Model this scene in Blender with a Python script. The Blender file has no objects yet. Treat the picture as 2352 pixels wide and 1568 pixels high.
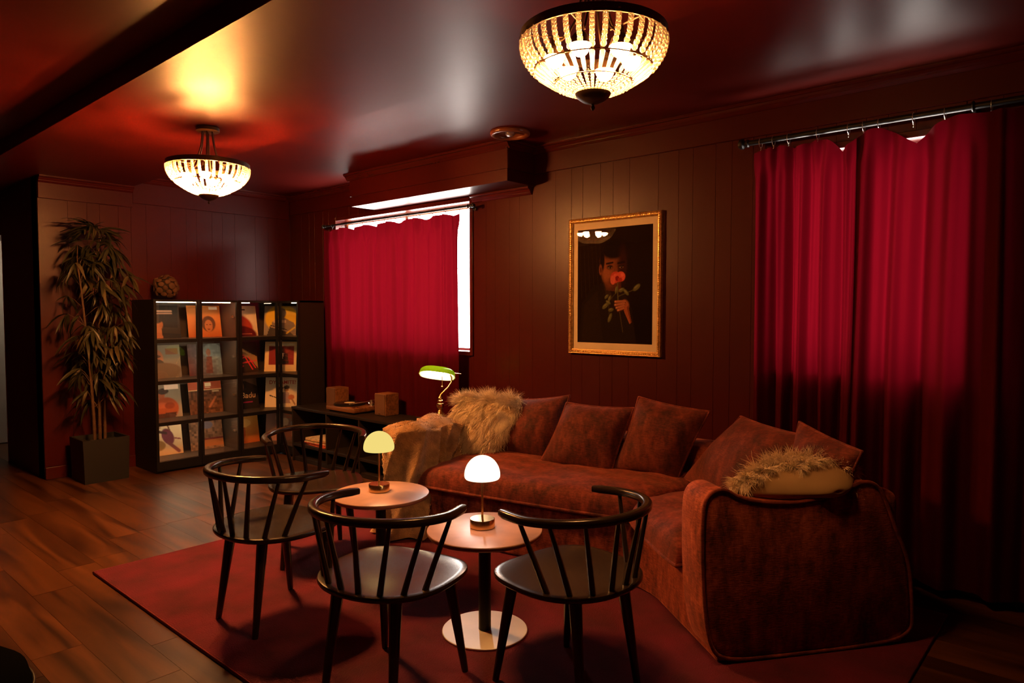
import bpy, bmesh, math, random
import numpy as np
from mathutils import Matrix, Vector
random.seed(7); np.random.seed(7)
R = math.radians
scene = bpy.context.scene
COL = scene.collection

# ------------------------------------------------------------------ camera
yaw = R(41.44); pitch = math.atan(69/1590.0)
cam_d = bpy.data.cameras.new('camera'); cam = bpy.data.objects.new('camera', cam_d); COL.objects.link(cam)
cam_d.sensor_width = 36; cam_d.sensor_fit = 'HORIZONTAL'; cam_d.lens = 36*1590/2352
cam.location = (0, 0, 1.36)
cam.rotation_euler = (R(90)-pitch, 0, yaw)
cam_d.clip_start = 0.02
scene.camera = cam
# ------------------------------------------------------------------ world, exposure
W = bpy.data.worlds.new('world'); scene.world = W; W.use_nodes = True
bg = W.node_tree.nodes['Background']
bg.inputs[0].default_value = (1.0, .89, .80, 1); bg.inputs[1].default_value = 32.0
vs = scene.view_settings
vs.view_transform = 'Standard'; vs.look = 'None'; vs.exposure = 0.0; vs.gamma = 1.0; vs.use_curve_mapping = False
scene.cycles.use_denoising = True
scene.cycles.max_bounces = 8; scene.cycles.diffuse_bounces = 3; scene.cycles.glossy_bounces = 4
scene.cycles.transparent_max_bounces = 16; scene.cycles.transmission_bounces = 6
scene.cycles.sample_clamp_indirect = 4.0
scene.cycles.caustics_reflective = False; scene.cycles.caustics_refractive = False
CH1_POWER = 3000.0; CH2_POWER = 480.0

# ------------------------------------------------------------------ materials
def new_mat(name):
    m = bpy.data.materials.new(name); m.use_nodes = True
    nt = m.node_tree; b = nt.nodes['Principled BSDF']
    return m, nt, b
def node(nt, t, **kw):
    n = nt.nodes.new(t)
    for k, v in kw.items():
        if hasattr(n, k): setattr(n, k, v)
        else: n.inputs[k].default_value = v
    return n
def c4(c): return (c[0], c[1], c[2], 1)
def plain(name, col, rough=.5, metal=0., spec=.5, bump=0., bscale=60., var=0., vscale=8., sheen=0., coat=0.):
    m, nt, b = new_mat(name)
    b.inputs['Base Color'].default_value = c4(col); b.inputs['Roughness'].default_value = rough
    b.inputs['Metallic'].default_value = metal; b.inputs['Specular IOR Level'].default_value = spec
    b.inputs['Sheen Weight'].default_value = sheen; b.inputs['Coat Weight'].default_value = coat
    geo = node(nt, 'ShaderNodeNewGeometry')
    if bump:
        n = node(nt, 'ShaderNodeTexNoise'); n.inputs['Scale'].default_value = bscale; n.inputs['Detail'].default_value = 3
        nt.links.new(geo.outputs['Position'], n.inputs['Vector'])
        bp = node(nt, 'ShaderNodeBump'); bp.inputs['Strength'].default_value = bump; bp.inputs['Distance'].default_value = .01
        nt.links.new(n.outputs['Fac'], bp.inputs['Height']); nt.links.new(bp.outputs[0], b.inputs['Normal'])
    n2 = node(nt, 'ShaderNodeTexNoise'); n2.inputs['Scale'].default_value = vscale; n2.inputs['Detail'].default_value = 4
    nt.links.new(geo.outputs['Position'], n2.inputs['Vector'])
    r = node(nt, 'ShaderNodeValToRGB')
    r.color_ramp.elements[0].position = .3; r.color_ramp.elements[1].position = .7
    a = 1-(var or .05); z = 1+(var or .05)
    r.color_ramp.elements[0].color = c4([x*a for x in col]); r.color_ramp.elements[1].color = c4([min(1, x*z) for x in col])
    nt.links.new(n2.outputs['Fac'], r.inputs[0]); nt.links.new(r.outputs[0], b.inputs['Base Color'])
    return m
def emit(name, col, strength):
    m, nt, b = new_mat(name); nt.nodes.remove(b)
    e = node(nt, 'ShaderNodeEmission'); e.inputs[0].default_value = c4(col); e.inputs[1].default_value = strength
    nt.links.new(e.outputs[0], nt.nodes['Material Output'].inputs[0])
    return m
def pane_glass(name, tint=(1, 1, 1), rough=0.0, base=.04, ior=1.5):
    m, nt, b = new_mat(name); nt.nodes.remove(b)
    t = node(nt, 'ShaderNodeBsdfTransparent'); t.inputs[0].default_value = c4(tint)
    g = node(nt, 'ShaderNodeBsdfGlossy'); g.inputs['Roughness'].default_value = rough
    f = node(nt, 'ShaderNodeFresnel'); geo = node(nt, 'ShaderNodeNewGeometry')
    mr = node(nt, 'ShaderNodeMapRange'); mr.inputs[3].default_value = ior; mr.inputs[4].default_value = 1/ior
    nt.links.new(geo.outputs['Backfacing'], mr.inputs[0]); nt.links.new(mr.outputs[0], f.inputs[0])
    mx = node(nt, 'ShaderNodeMixShader')
    nt.links.new(f.outputs[0], mx.inputs[0]); nt.links.new(t.outputs[0], mx.inputs[1]); nt.links.new(g.outputs[0], mx.inputs[2])
    nt.links.new(mx.outputs[0], nt.nodes['Material Output'].inputs[0])
    return m
def crystal(name, lo=.12, hi=.70):
    m, nt, b = new_mat(name); nt.nodes.remove(b)
    t = node(nt, 'ShaderNodeBsdfTransparent'); t.inputs[0].default_value = (1, .97, .92, 1)
    g = node(nt, 'ShaderNodeBsdfGlossy'); g.inputs['Roughness'].default_value = .12
    l = node(nt, 'ShaderNodeBsdfTranslucent'); l.inputs[0].default_value = (.55, .48, .38, 1)
    lw = node(nt, 'ShaderNodeLayerWeight'); lw.inputs[0].default_value = .45
    m1 = node(nt, 'ShaderNodeMixShader'); m1.inputs[0].default_value = .45
    nt.links.new(l.outputs[0], m1.inputs[1]); nt.links.new(g.outputs[0], m1.inputs[2])
    m2 = node(nt, 'ShaderNodeMixShader')
    mp = node(nt, 'ShaderNodeMapRange'); mp.inputs[3].default_value = lo; mp.inputs[4].default_value = hi
    nt.links.new(lw.outputs['Facing'], mp.inputs[0]); nt.links.new(mp.outputs[0], m2.inputs[0])
    nt.links.new(t.outputs[0], m2.inputs[1]); nt.links.new(m1.outputs[0], m2.inputs[2])
    nt.links.new(m2.outputs[0], nt.nodes['Material Output'].inputs[0])
    return m
def translucent(name, col, tcol, fac, rough=.8, sheen=0.):
    m, nt, b = new_mat(name)
    b.inputs['Base Color'].default_value = c4(col); b.inputs['Roughness'].default_value = rough
    b.inputs['Sheen Weight'].default_value = sheen; b.inputs['Specular IOR Level'].default_value = .12
    geo = node(nt, 'ShaderNodeNewGeometry')
    mp = node(nt, 'ShaderNodeMapping'); mp.inputs['Scale'].default_value = (60, 60, 1.5)
    nt.links.new(geo.outputs['Position'], mp.inputs[0])
    n = node(nt, 'ShaderNodeTexNoise'); n.inputs['Scale'].default_value = 1.; n.inputs['Detail'].default_value = 3
    nt.links.new(mp.outputs[0], n.inputs['Vector'])
    ra = node(nt, 'ShaderNodeValToRGB')
    ra.color_ramp.elements[0].color = c4([x*.75 for x in tcol]); ra.color_ramp.elements[1].color = c4(tcol)
    nt.links.new(n.outputs['Fac'], ra.inputs[0])
    t = node(nt, 'ShaderNodeBsdfTranslucent'); nt.links.new(ra.outputs[0], t.inputs[0])
    mx = node(nt, 'ShaderNodeMixShader'); mx.inputs[0].default_value = fac
    nt.links.new(b.outputs[0], mx.inputs[1]); nt.links.new(t.outputs[0], mx.inputs[2])
    nt.links.new(mx.outputs[0], nt.nodes['Material Output'].inputs[0])
    return m
def wood(name, dark, light, rough, axis='x', scale=1., gloss=.5, ring=6.):
    m, nt, b = new_mat(name)
    geo = node(nt, 'ShaderNodeNewGeometry'); oi = node(nt, 'ShaderNodeObjectInfo')
    mp = node(nt, 'ShaderNodeMapping')
    s = [9*scale]*3; s['xyz'.index(axis)] = .9*scale; mp.inputs['Scale'].default_value = s
    sc = node(nt, 'ShaderNodeVectorMath', operation='SCALE'); sc.inputs['Scale'].default_value = 37.
    cb = node(nt, 'ShaderNodeCombineXYZ')
    for i in range(3): nt.links.new(oi.outputs['Random'], cb.inputs[i])
    nt.links.new(cb.outputs[0], sc.inputs[0]); nt.links.new(sc.outputs[0], mp.inputs['Location'])
    nt.links.new(geo.outputs['Position'], mp.inputs[0])
    n = node(nt, 'ShaderNodeTexNoise'); n.inputs['Scale'].default_value = 1.2; n.inputs['Detail'].default_value = 7; n.inputs['Distortion'].default_value = 1.2
    nt.links.new(mp.outputs[0], n.inputs['Vector'])
    r = node(nt, 'ShaderNodeValToRGB')
    r.color_ramp.elements[0].position = .34; r.color_ramp.elements[1].position = .66
    r.color_ramp.elements[0].color = c4(dark); r.color_ramp.elements[1].color = c4(light)
    nt.links.new(n.outputs['Fac'], r.inputs[0])
    hs = node(nt, 'ShaderNodeHueSaturation')
    mr = node(nt, 'ShaderNodeMapRange'); mr.inputs[3].default_value = .8; mr.inputs[4].default_value = 1.15
    nt.links.new(oi.outputs['Random'], mr.inputs[0]); nt.links.new(mr.outputs[0], hs.inputs['Value'])
    nt.links.new(r.outputs[0], hs.inputs['Color']); nt.links.new(hs.outputs[0], b.inputs['Base Color'])
    b.inputs['Roughness'].default_value = rough; b.inputs['Specular IOR Level'].default_value = gloss
    bp = node(nt, 'ShaderNodeBump'); bp.inputs['Strength'].default_value = .12; bp.inputs['Distance'].default_value = .004
    nt.links.new(n.outputs['Fac'], bp.inputs['Height']); nt.links.new(bp.outputs[0], b.inputs['Normal'])
    return m
def chenille(name, dark, mid, light):
    m, nt, b = new_mat(name)
    geo = node(nt, 'ShaderNodeNewGeometry')
    mp = node(nt, 'ShaderNodeMapping'); mp.inputs['Scale'].default_value = (16, 16, 7)
    nt.links.new(geo.outputs['Position'], mp.inputs[0])
    n = node(nt, 'ShaderNodeTexNoise'); n.inputs['Scale'].default_value = 1.; n.inputs['Detail'].default_value = 6; n.inputs['Roughness'].default_value = .68
    nt.links.new(mp.outputs[0], n.inputs['Vector'])
    mp2 = node(nt, 'ShaderNodeMapping'); mp2.inputs['Scale'].default_value = (40, 40, 240)
    nt.links.new(geo.outputs['Position'], mp2.inputs[0])
    n2 = node(nt, 'ShaderNodeTexNoise'); n2.inputs['Scale'].default_value = 1.; n2.inputs['Detail'].default_value = 2
    nt.links.new(mp2.outputs[0], n2.inputs['Vector'])
    ad = node(nt, 'ShaderNodeMath', operation='MULTIPLY_ADD'); ad.inputs[1].default_value = .35
    nt.links.new(n2.outputs['Fac'], ad.inputs[0]); nt.links.new(n.outputs['Fac'], ad.inputs[2])
    r = node(nt, 'ShaderNodeValToRGB')
    e = r.color_ramp.elements; e[0].position = .5; e[1].position = .88; e[0].color = c4(dark); e[1].color = c4(light)
    k = e.new(.68); k.color = c4(mid)
    nt.links.new(ad.outputs[0], r.inputs[0]); nt.links.new(r.outputs[0], b.inputs['Base Color'])
    b.inputs['Roughness'].default_value = .75; b.inputs['Sheen Weight'].default_value = .35; b.inputs['Specular IOR Level'].default_value = .25
    b.inputs['Sheen Tint'].default_value = (1, .35, .25, 1)
    bp = node(nt, 'ShaderNodeBump'); bp.inputs['Strength'].default_value = .5; bp.inputs['Distance'].default_value = .006
    nt.links.new(ad.outputs[0], bp.inputs['Height']); nt.links.new(bp.outputs[0], b.inputs['Normal'])
    return m
def printed(name, rough=.35, spec=.5):
    m, nt, b = new_mat(name)
    a = node(nt, 'ShaderNodeVertexColor'); a.layer_name = 'print'
    nt.links.new(a.outputs[0], b.inputs['Base Color']); b.inputs['Roughness'].default_value = rough; b.inputs['Specular IOR Level'].default_value = spec
    return m
M = {}
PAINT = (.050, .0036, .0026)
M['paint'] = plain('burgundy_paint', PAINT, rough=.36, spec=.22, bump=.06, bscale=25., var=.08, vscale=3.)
M['ceil'] = plain('burgundy_ceiling_gloss', [x*2.0 for x in PAINT], rough=.42, spec=.175, bump=.07, bscale=5., var=.06, vscale=2.)  # wall paint lightened in colour to restore red glow around the chandeliers
M['trim'] = plain('burgundy_trim_gloss', (.06, .006, .0045), rough=.25, spec=.4)
M['dark_gap'] = plain('dark_gap', (.035, .005, .004), rough=.8)
M['floorwood'] = wood('oak_plank', (.028, .0082, .0027), (.120, .041, .013), .33, 'x', .7)
M['tabletop'] = plain('blush_laminate', (.44, .25, .185), rough=.32, var=.12, vscale=12.)
M['tableedge'] = plain('blush_laminate_edge', (.36, .16, .10), rough=.45)
M['chairblack'] = plain('black_lacquered_wood', (.020, .012, .0075), rough=.24, spec=.55, bump=.012, bscale=40.)
M['blackmetal'] = plain('black_powder_coat', (.007, .006, .006), rough=.42, spec=.3)
M['blackwood'] = plain('black_stained_wood', (.014, .009, .007), rough=.5, spec=.25, bump=.05, bscale=50.)
M['cabinner'] = plain('dark_brown_cabinet_lining', (.060, .042, .032), rough=.42)
M['steel'] = plain('brushed_steel', (.78, .76, .74), rough=.33, metal=1.)
M['satin'] = plain('satin_pale_steel', (.80, .77, .73), rough=.42, metal=.35)
M['brass'] = plain('brushed_brass', (.82, .52, .20), rough=.24, metal=1.)
M['bronze'] = plain('dark_bronze', (.085, .045, .022), rough=.45, metal=.75)
M['gold'] = plain('antique_gold_leaf', (.62, .36, .13), rough=.38, metal=.85, var=.3, vscale=60.)
M['mat'] = plain('cream_mount_board', (.72, .56, .36), rough=.8)
M['sofa'] = chenille('oxblood_chenille', (.05, .009, .005), (.23, .042, .019), (.50, .115, .052))
M['pillow'] = chenille('wine_chenille', (.026, .004, .0035), (.085, .012, .008), (.19, .033, .017))
M['sofa2'] = chenille('rust_velvet_chenille', (.038, .005, .0035), (.13, .019, .011), (.27, .047, .025))
M['curtain'] = translucent('crimson_velvet_curtain', (.078, .0008, .0035), (.037, .00045, .0018), .42, .8, .0)
M['rug'] = plain('crimson_carpet_pile', (.105, .0016, .016), rough=.95, bump=.7, bscale=160., var=.35, vscale=5.)
M['rugedge'] = plain('crimson_binding', (.2, .004, .012), rough=.8)
M['fleece'] = plain('cream_sheepskin', (.88, .68, .46), rough=.75, var=.2, vscale=18., sheen=.3)
M['cushback'] = plain('tan_cushion_backing', (.42, .27, .13), rough=.9)
M['furthrow'] = plain('caramel_faux_fur', (.40, .215, .09), rough=.85, bump=.9, bscale=120., var=.45, vscale=14., sheen=.3)
M['crystal'] = crystal('warm_crystal')
M['crystal2'] = crystal('dense_crystal', .45, .9)  # less transparent than the beads, to cut chandelier light on the floor
M['glass'] = pane_glass('clear_glass')
M['acrylic'] = pane_glass('clear_acrylic', (.9, .88, .86))
M['leaf'] = plain('olive_leaf', (.026, .025, .009), rough=.45, var=.35, vscale=12.)
M['leafdry'] = plain('pale_olive_leaf', (.065, .048, .017), rough=.5, var=.3, vscale=12.)
M['stem'] = plain('brown_cane', (.085, .042, .018), rough=.6, var=.3, vscale=30.)
M['pot'] = plain('matt_black_planter', (.010, .009, .008), rough=.5)
M['soil'] = plain('dark_soil', (.02, .014, .01), rough=.95)
M['walnut'] = wood('walnut_veneer', (.10, .035, .012), (.24, .10, .04), .4, 'x', 3.)
M['vinyl'] = plain('black_vinyl', (.008, .008, .008), rough=.2)
M['paper'] = plain('aged_paper', (.62, .50, .36), rough=.8)
M['label'] = plain('pale_record_label', (.65, .55, .40), rough=.6)
M['poufcloth'] = plain('black_felt', (.004, .004, .004), rough=1., spec=.0)
M['white'] = plain('white_paint', (.75, .72, .66), rough=.5)
M['petal'] = plain('dried_brown_petal', (.085, .036, .016), rough=.8, var=.3, vscale=30.)
M['copper'] = plain('brown_enamel_ring', (.20, .06, .025), rough=.28, spec=.6)
M['print'] = printed('printed_cover', .5, .2)
M['photo'] = printed('matt_photo_paper', .9, .0)
M['bulb1'] = emit('bright_warm_bulb', (1, .38, .095), CH1_POWER)
M['bulb2'] = emit('dimmer_warm_bulb', (1, .42, .12), CH2_POWER)
M['led'] = emit('warm_white_led', (1, .70, .40), 42.)
M['dome1'] = emit('bright_glowing_dome', (1, .80, .58), 2.3)
M['dome2'] = emit('soft_yellow_dome', (.90, .70, .20), 1.0)
M['ledisk1'] = emit('lamp_led_bright', (1, .60, .42), 19.)
M['ledisk2'] = emit('lamp_led_soft', (1, .58, .28), 24.)
M['bankbulb'] = emit('banker_tube', (1, .74, .42), 60.)
M['greenglass'] = translucent('green_cased_glass', (.20, .42, .01), (.5, .9, .03), .6, .12)
M['liner'] = translucent('white_opal_lining', (.85, .85, .75), (.95, .95, .8), .35, .4)

# ------------------------------------------------------------------ mesh helpers
class MB:
    def __init__(s): s.v = []; s.f = []
    def add(s, v, f, mat=None):
        o = len(s.v)
        if mat is not None: v = [tuple(mat @ Vector(p)) for p in v]
        s.v += [tuple(p) for p in v]; s.f += [tuple(i+o for i in q) for q in f]; return s
    def box(s, x0, x1, y0, y1, z0, z1, mat=None):
        v = [(x, y, z) for z in (z0, z1) for y in (y0, y1) for x in (x0, x1)]
        return s.add(v, [(0, 2, 3, 1), (4, 5, 7, 6), (0, 1, 5, 4), (2, 6, 7, 3), (0, 4, 6, 2), (1, 3, 7, 5)], mat)
    def tube(s, pts, r, n=8, caps=True, mat=None, closed=False):
        pts = [Vector(p) for p in pts]; N = len(pts)
        rr = r if isinstance(r, (list, tuple)) else [r]*N
        v = []; f = []; prev = None
        for i, p in enumerate(pts):
            if closed: t = pts[(i+1) % N]-pts[i-1]
            else: t = pts[min(i+1, N-1)]-pts[max(i-1, 0)]
            t.normalize()
            if prev is None:
                a = Vector((0, 0, 1)) if abs(t.z) < .9 else Vector((1, 0, 0)); u = t.cross(a).normalized()
            else:
                u = (prev-t*prev.dot(t)).normalized()
            prev = u; w = t.cross(u)
            for k in range(n):
                an = 2*math.pi*k/n; v.append(p+(u*math.cos(an)+w*math.sin(an))*rr[i])
        for i in range(N if closed else N-1):
            j = (i+1) % N
            for k in range(n):
                f.append((i*n+k, i*n+(k+1) % n, j*n+(k+1) % n, j*n+k))
        if caps and not closed:
            f.append(tuple(range(n-1, -1, -1))); f.append(tuple((N-1)*n+k for k in range(n)))
        return s.add(v, f, mat)
    def lathe(s, prof, n=24, mat=None, cap0=True, cap1=True):
        v = []; f = []
        for r, z in prof:
            for k in range(n):
                a = 2*math.pi*k/n; v.append((r*math.cos(a), r*math.sin(a), z))
        for i in range(len(prof)-1):
            for k in range(n):
                f.append((i*n+k, i*n+(k+1) % n, (i+1)*n+(k+1) % n, (i+1)*n+k))
        if cap0 and prof[0][0] > 1e-6: f.append(tuple(range(n-1, -1, -1)))
        if cap1 and prof[-1][0] > 1e-6: f.append(tuple((len(prof)-1)*n+k for k in range(n)))
        return s.add(v, f, mat)
    def sphere(s, c, r, n=10, m=6, sc=(1, 1, 1), mat=None):
        v = [(c[0], c[1], c[2]-r*sc[2])]
        for i in range(1, m):
            t = -math.pi/2+math.pi*i/m
            for k in range(n):
                a = 2*math.pi*k/n
                v.append((c[0]+r*sc[0]*math.cos(t)*math.cos(a), c[1]+r*sc[1]*math.cos(t)*math.sin(a), c[2]+r*sc[2]*math.sin(t)))
        v.append((c[0], c[1], c[2]+r*sc[2])); f = []
        for k in range(n): f.append((0, 1+(k+1) % n, 1+k))
        for i in range(m-2):
            for k in range(n):
                a = 1+i*n; f.append((a+k, a+(k+1) % n, a+n+(k+1) % n, a+n+k))
        L = len(v)-1; a = 1+(m-2)*n
        for k in range(n): f.append((L, a+k, a+(k+1) % n))
        return s.add(v, f, mat)
    def prism(s, poly, z0, z1, mat=None):
        n = len(poly); v = [(p[0], p[1], z0) for p in poly]+[(p[0], p[1], z1) for p in poly]
        f = [tuple(range(n-1, -1, -1)), tuple(range(n, 2*n))]+[(i, (i+1) % n, n+(i+1) % n, n+i) for i in range(n)]
        return s.add(v, f, mat)
    def mesh(s, name, mat, smooth=False, bevel=0., segs=2, angle=35):
        me = bpy.data.meshes.new(name); me.from_pydata(s.v, [], s.f)
        bm = bmesh.new(); bm.from_mesh(me); bmesh.ops.recalc_face_normals(bm, faces=bm.faces)
        if bevel:
            ed = [e for e in bm.edges if len(e.link_faces) == 2 and e.calc_face_angle(0) > R(angle)]
            bmesh.ops.bevel(bm, geom=ed, offset=bevel, segments=segs, affect='EDGES', profile=.5)
        bm.to_mesh(me); bm.free()
        if mat is not None: me.materials.append(mat)
        if smooth:
            me.polygons.foreach_set('use_smooth', [True]*len(me.polygons))
            if smooth == 'auto':
                try: me.set_sharp_from_angle(angle=R(40))
                except Exception: pass
        return me
    def build(s, name, mat, parent=None, smooth=False, bevel=0., segs=2, angle=35, loc=None, rot=None):
        return mkobj(name, s.mesh(name, mat, smooth, bevel, segs, angle), parent, loc, rot)
def mkobj(name, me, parent=None, loc=None, rot=None):
    o = bpy.data.objects.new(name, me); COL.objects.link(o)
    if parent is not None: o.parent = parent
    if loc is not None: o.location = loc
    if rot is not None: o.rotation_euler = rot
    return o
def tag(o, label, cat, group=None, kind=None):
    o['label'] = label; o['category'] = cat
    if group: o['group'] = group
    if kind: o['kind'] = kind
    return o
def empty(name, loc, rz=0., label=None, cat=None, group=None, kind=None):
    o = bpy.data.objects.new(name, None); COL.objects.link(o); o.location = loc; o.rotation_euler = (0, 0, rz)
    o.empty_display_size = .1
    if label: tag(o, label, cat, group, kind)
    return o
def copy_tree(o, parent=None):
    c = o.copy(); COL.objects.link(c)
    if parent is not None: c.parent = parent
    for ch in list(o.children): copy_tree(ch, c)
    return c
def frame_mat(o, ex, ey, ez):
    m = Matrix(((ex[0], ey[0], ez[0], o[0]), (ex[1], ey[1], ez[1], o[1]), (ex[2], ey[2], ez[2], o[2]), (0, 0, 0, 1)))
    return m
def struct(o, label, cat): return tag(o, label, cat, None, 'structure')
def vnoise(x, y, z, s=0):
    return (math.sin(x*1.7+s*3.1+1.3*math.sin(y*1.1+s))+math.sin(y*2.3+s*1.7+1.1*math.sin(z*1.9+s*2))+math.sin(z*2.9+s+math.sin(x*2.1)))/3

# ------------------------------------------------------------------ the room
XF, YW, ZC, ZA = -6.493, 3.887, 2.535, 2.44
YA0, YA1 = 1.285, 2.36
YR = 1.657          # return wall
CB = MB()
CB.box(-9.2, 1.9, -2.6, 4.1, ZC, ZC+.12)
struct(CB.build('ceiling', M['ceil']), 'glossy dark red painted ceiling', 'ceiling')
b = MB(); b.box(-9.0, 1.8, YA0, YA1, ZA, ZC)
struct(b.build('ceiling_band', M['ceil'], bevel=.003, segs=1), 'dropped flat band of dark red ceiling carrying both chandeliers', 'ceiling band')
fl = MB().box(-9.2, 1.9, -2.6, 4.1, -.10, -.008).build('floor', M['floorwood'])
struct(fl, 'warm brown wood plank floor', 'floor')
plank_me = MB().box(-.5, .5, -.5, .5, -.5, .5).mesh('plank', M['floorwood'], bevel=.0)
def planks(x0, x1, y0, y1):
    w = .18; j = 0; y = y0
    while y < y1:
        x = x0-random.random()*1.1
        while x < x1:
            L = 1.22
            a, c = x+.001, x+L-.001
            if not (a > -3.9 and c < -.7 and y > 1.3):
                o = mkobj('plank', plank_me, fl); o.location = ((a+c)/2, y+w/2, -.005-.0004*random.random()); o.scale = (c-a, w-.0012, .010)
            x += L
        y += w; j += 1
planks(-7.4, -1.9, .2, 3.3); planks(-.6, .5, 2.2, 3.7)
# window wall with two openings
W1 = (-5.67, -3.862, 1.04, 2.226); W2 = (-1.53, -.58, 1.04, 2.215)
ww = MB(); T = .16; yb0, yb1 = YW+.012, YW+.012+T
def wallpieces(m, x0, x1, ops):
    xs = x0
    for (a, c, z0, z1) in ops:
        m.box(xs, a, yb0, yb1, -.1, 2.6); m.box(a, c, yb0, yb1, -.1, z0); m.box(a, c, yb0, yb1, z1, 2.6); xs = c
    m.box(xs, x1, yb0, yb1, -.1, 2.6)
wallpieces(ww, -6.7, 1.9, [W1, W2])
wall_w = struct(ww.build('wall_window', M['dark_gap']), 'dark red panelled wall with curtained windows', 'wall')
WID = [.21, .14, .095, .145, .10, .125]
def plank_wall(root, a0, a1, ops, zt, make):
    edges = []; a = a0; i = 0
    while a < a1-.02:
        c = min(a+WID[i % 6], a1)
        edges.append((a, c)); a = c; i += 1
    for (a, c) in edges:
        segs = [(a, c)]
        for (x, y) in segs:
            cuts = [(0.10, zt)]
            hit = None
            for op in ops:
                if x < op[1] and y > op[0]:
                    hit = op
            if hit is None: make(x, y, .10, zt)
            else:
                if x < hit[0]: make(x, hit[0], .10, zt)
                if y > hit[1]: make(hit[1], y, .10, zt)
                xa, ya = max(x, hit[0]), min(y, hit[1])
                make(xa, ya, .10, hit[2]); make(xa, ya, hit[3], zt)
wp_me = MB().box(-.5, .5, -.5, .5, -.5, .5).mesh('plank', M['paint'])
def mkp(root, ax, pos, thick):
    def f(a, c, z0, z1):
        if c-a < .012 or z1-z0 < .02: return
        g = .0009
        m = MB()
        if ax == 'x': m.box(a+g/2, c-g/2, pos, pos+thick, z0, z1)
        else: m.box(pos-thick, pos, a+g/2, c-g/2, z0, z1)
        m.build('plank', M['paint'], root, bevel=.0010, segs=1)
    return f
plank_wall(wall_w, -6.493+.0, .9, [W1, W2], 2.40, mkp(wall_w, 'x', YW, .012))
# far wall
fw = MB().box(XF-.16, XF-.012, YR, YW+.1, 0, 2.6)
wall_f = struct(fw.build('wall_far', M['dark_gap']), 'dark red panelled wall behind the record cabinets and plant', 'wall')
plank_wall(wall_f, YR+.001, YW-.001, [], 2.40, mkp(wall_f, 'y', XF, .012))
# return wall left of the far wall, with a doorway
DX0, DX1 = -8.75, -7.575
rw = MB(); rw.box(DX1, XF-.013, YR, YR+.14, 0, 2.6); rw.box(DX0, DX1, YR, YR+.14, 2.05, 2.6); rw.box(-9.2, DX0, YR, YR+.14, 0, 2.6)
struct(rw.build('wall_return', M['paint']), 'dark wall corner left of the potted plant', 'wall')
dj = MB(); dj.box(DX1-.012, DX1-.001, YR-.004, YR+.15, 0, 2.05); dj.box(-8.72, -8.68, YR+.141, YR+1.19, 0, 2.4)
struct(dj.build('door_1', M['white']), 'white doorway at the far left edge', 'doorway')
struct(MB().box(-9.2, -6.66, YR+1.2, YR+1.3, 0, 2.6).build('wall_hallway', M['white']), 'pale hallway wall beyond the doorway', 'wall')
hl = bpy.data.lights.new('hallway_fill_light', 'POINT'); hl.energy = 9.0; hl.color = (1, .78, .55); hl.shadow_soft_size = .08  # unseen light added to brighten the doorway at the left edge
ho = bpy.data.objects.new('hallway_fill_light', hl); COL.objects.link(ho); ho.location = (-8.2, YR+.75, 1.9)
struct(MB().box(1.8, 1.95, -2.6, 4.1, -.1, 2.6).build('wall_right', M['paint']), 'dark red side wall', 'wall')
struct(MB().box(-9.2, 1.9, -2.65, -2.5, -.1, 2.6).build('wall_rear', M['paint']), 'dark red rear wall', 'wall')
struct(MB().box(-9.3, -9.15, -2.6, 4.1, -.1, 2.6).build('wall_left', M['paint']), 'dark red wall at the left end', 'wall')
# frieze boards and crown mouldings
def crown(m, p0, p1, nrm, zt):
    d = Vector((p1[0]-p0[0], p1[1]-p0[1], 0)); L = d.length; d.normalize(); n = Vector(nrm)
    prof = [(0, 0), (.050, 0), (.050, -.010), (.044, -.016), (.036, -.019), (.028, -.030), (.022, -.036), (.022, -.041), (.013, -.050), (.006, -.055), (0, -.055)]
    v = []
    for q in (0, L):
        for a, z in prof: v.append(tuple(Vector((p0[0], p0[1], zt))+d*q+n*a+Vector((0, 0, z))))
    k = len(prof)
    f = [tuple(range(k-1, -1, -1)), tuple(range(k, 2*k))]+[(i, (i+1) % k, k+(i+1) % k, k+i) for i in range(k)]
    m.add(v, f)
SX0, SX1, SY0, SZ0 = -5.02, -3.215, 3.593, 2.262     # box soffit over window 1
fz = MB(); fz.box(-6.475, SX0-.001, YW-.018, YW-.0005, 2.345, ZC-.001); fz.box(SX1+.001, 1.78, YW-.018, YW-.0005, 2.345, ZC-.001)
struct(fz.build('trim_1', M['paint'], bevel=.003, segs=1), 'flat dark red frieze board along the top of the window wall', 'trim')
cr = MB(); crown(cr, (-6.47, YW-.018), (SX0-.001, YW-.018), (0, -1, 0), ZC-.001); crown(cr, (SX1+.001, YW-.018), (1.78, YW-.018), (0, -1, 0), ZC-.001)
struct(cr.build('trim_2', M['trim']), 'stepped crown moulding along the top of the window wall', 'trim')
fz = MB(); fz.box(XF+.0005, XF+.018, YR+.002, YA1, 2.262, ZA-.001); fz.box(XF+.0005, XF+.018, YA1+.001, YW-.019, 2.30, ZC-.001)
struct(fz.build('trim_3', M['paint'], bevel=.003, segs=1), 'flat dark red frieze board along the top of the far wall', 'trim')
cr = MB(); crown(cr, (XF+.018, YR+.002), (XF+.018, YA1), (1, 0, 0), ZA-.001); crown(cr, (XF+.018, YA1+.001), (XF+.018, YW-.07), (1, 0, 0), ZC-.001)
struct(cr.build('trim_4', M['trim']), 'stepped crown moulding along the top of the far wall', 'trim')
bb = MB(); bb.box(XF+.0005, XF+.014, YR+.002, YW-.001, .001, .10)
struct(bb.build('baseboard_far', M['trim'], bevel=.004), 'dark red baseboard along the far wall', 'baseboard')
bb = MB(); bb.box(-6.47, 1.78, YW-.014, YW-.0005, .001, .10)
struct(bb.build('baseboard_window', M['trim'], bevel=.004), 'dark red baseboard along the window wall', 'baseboard')
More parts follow.
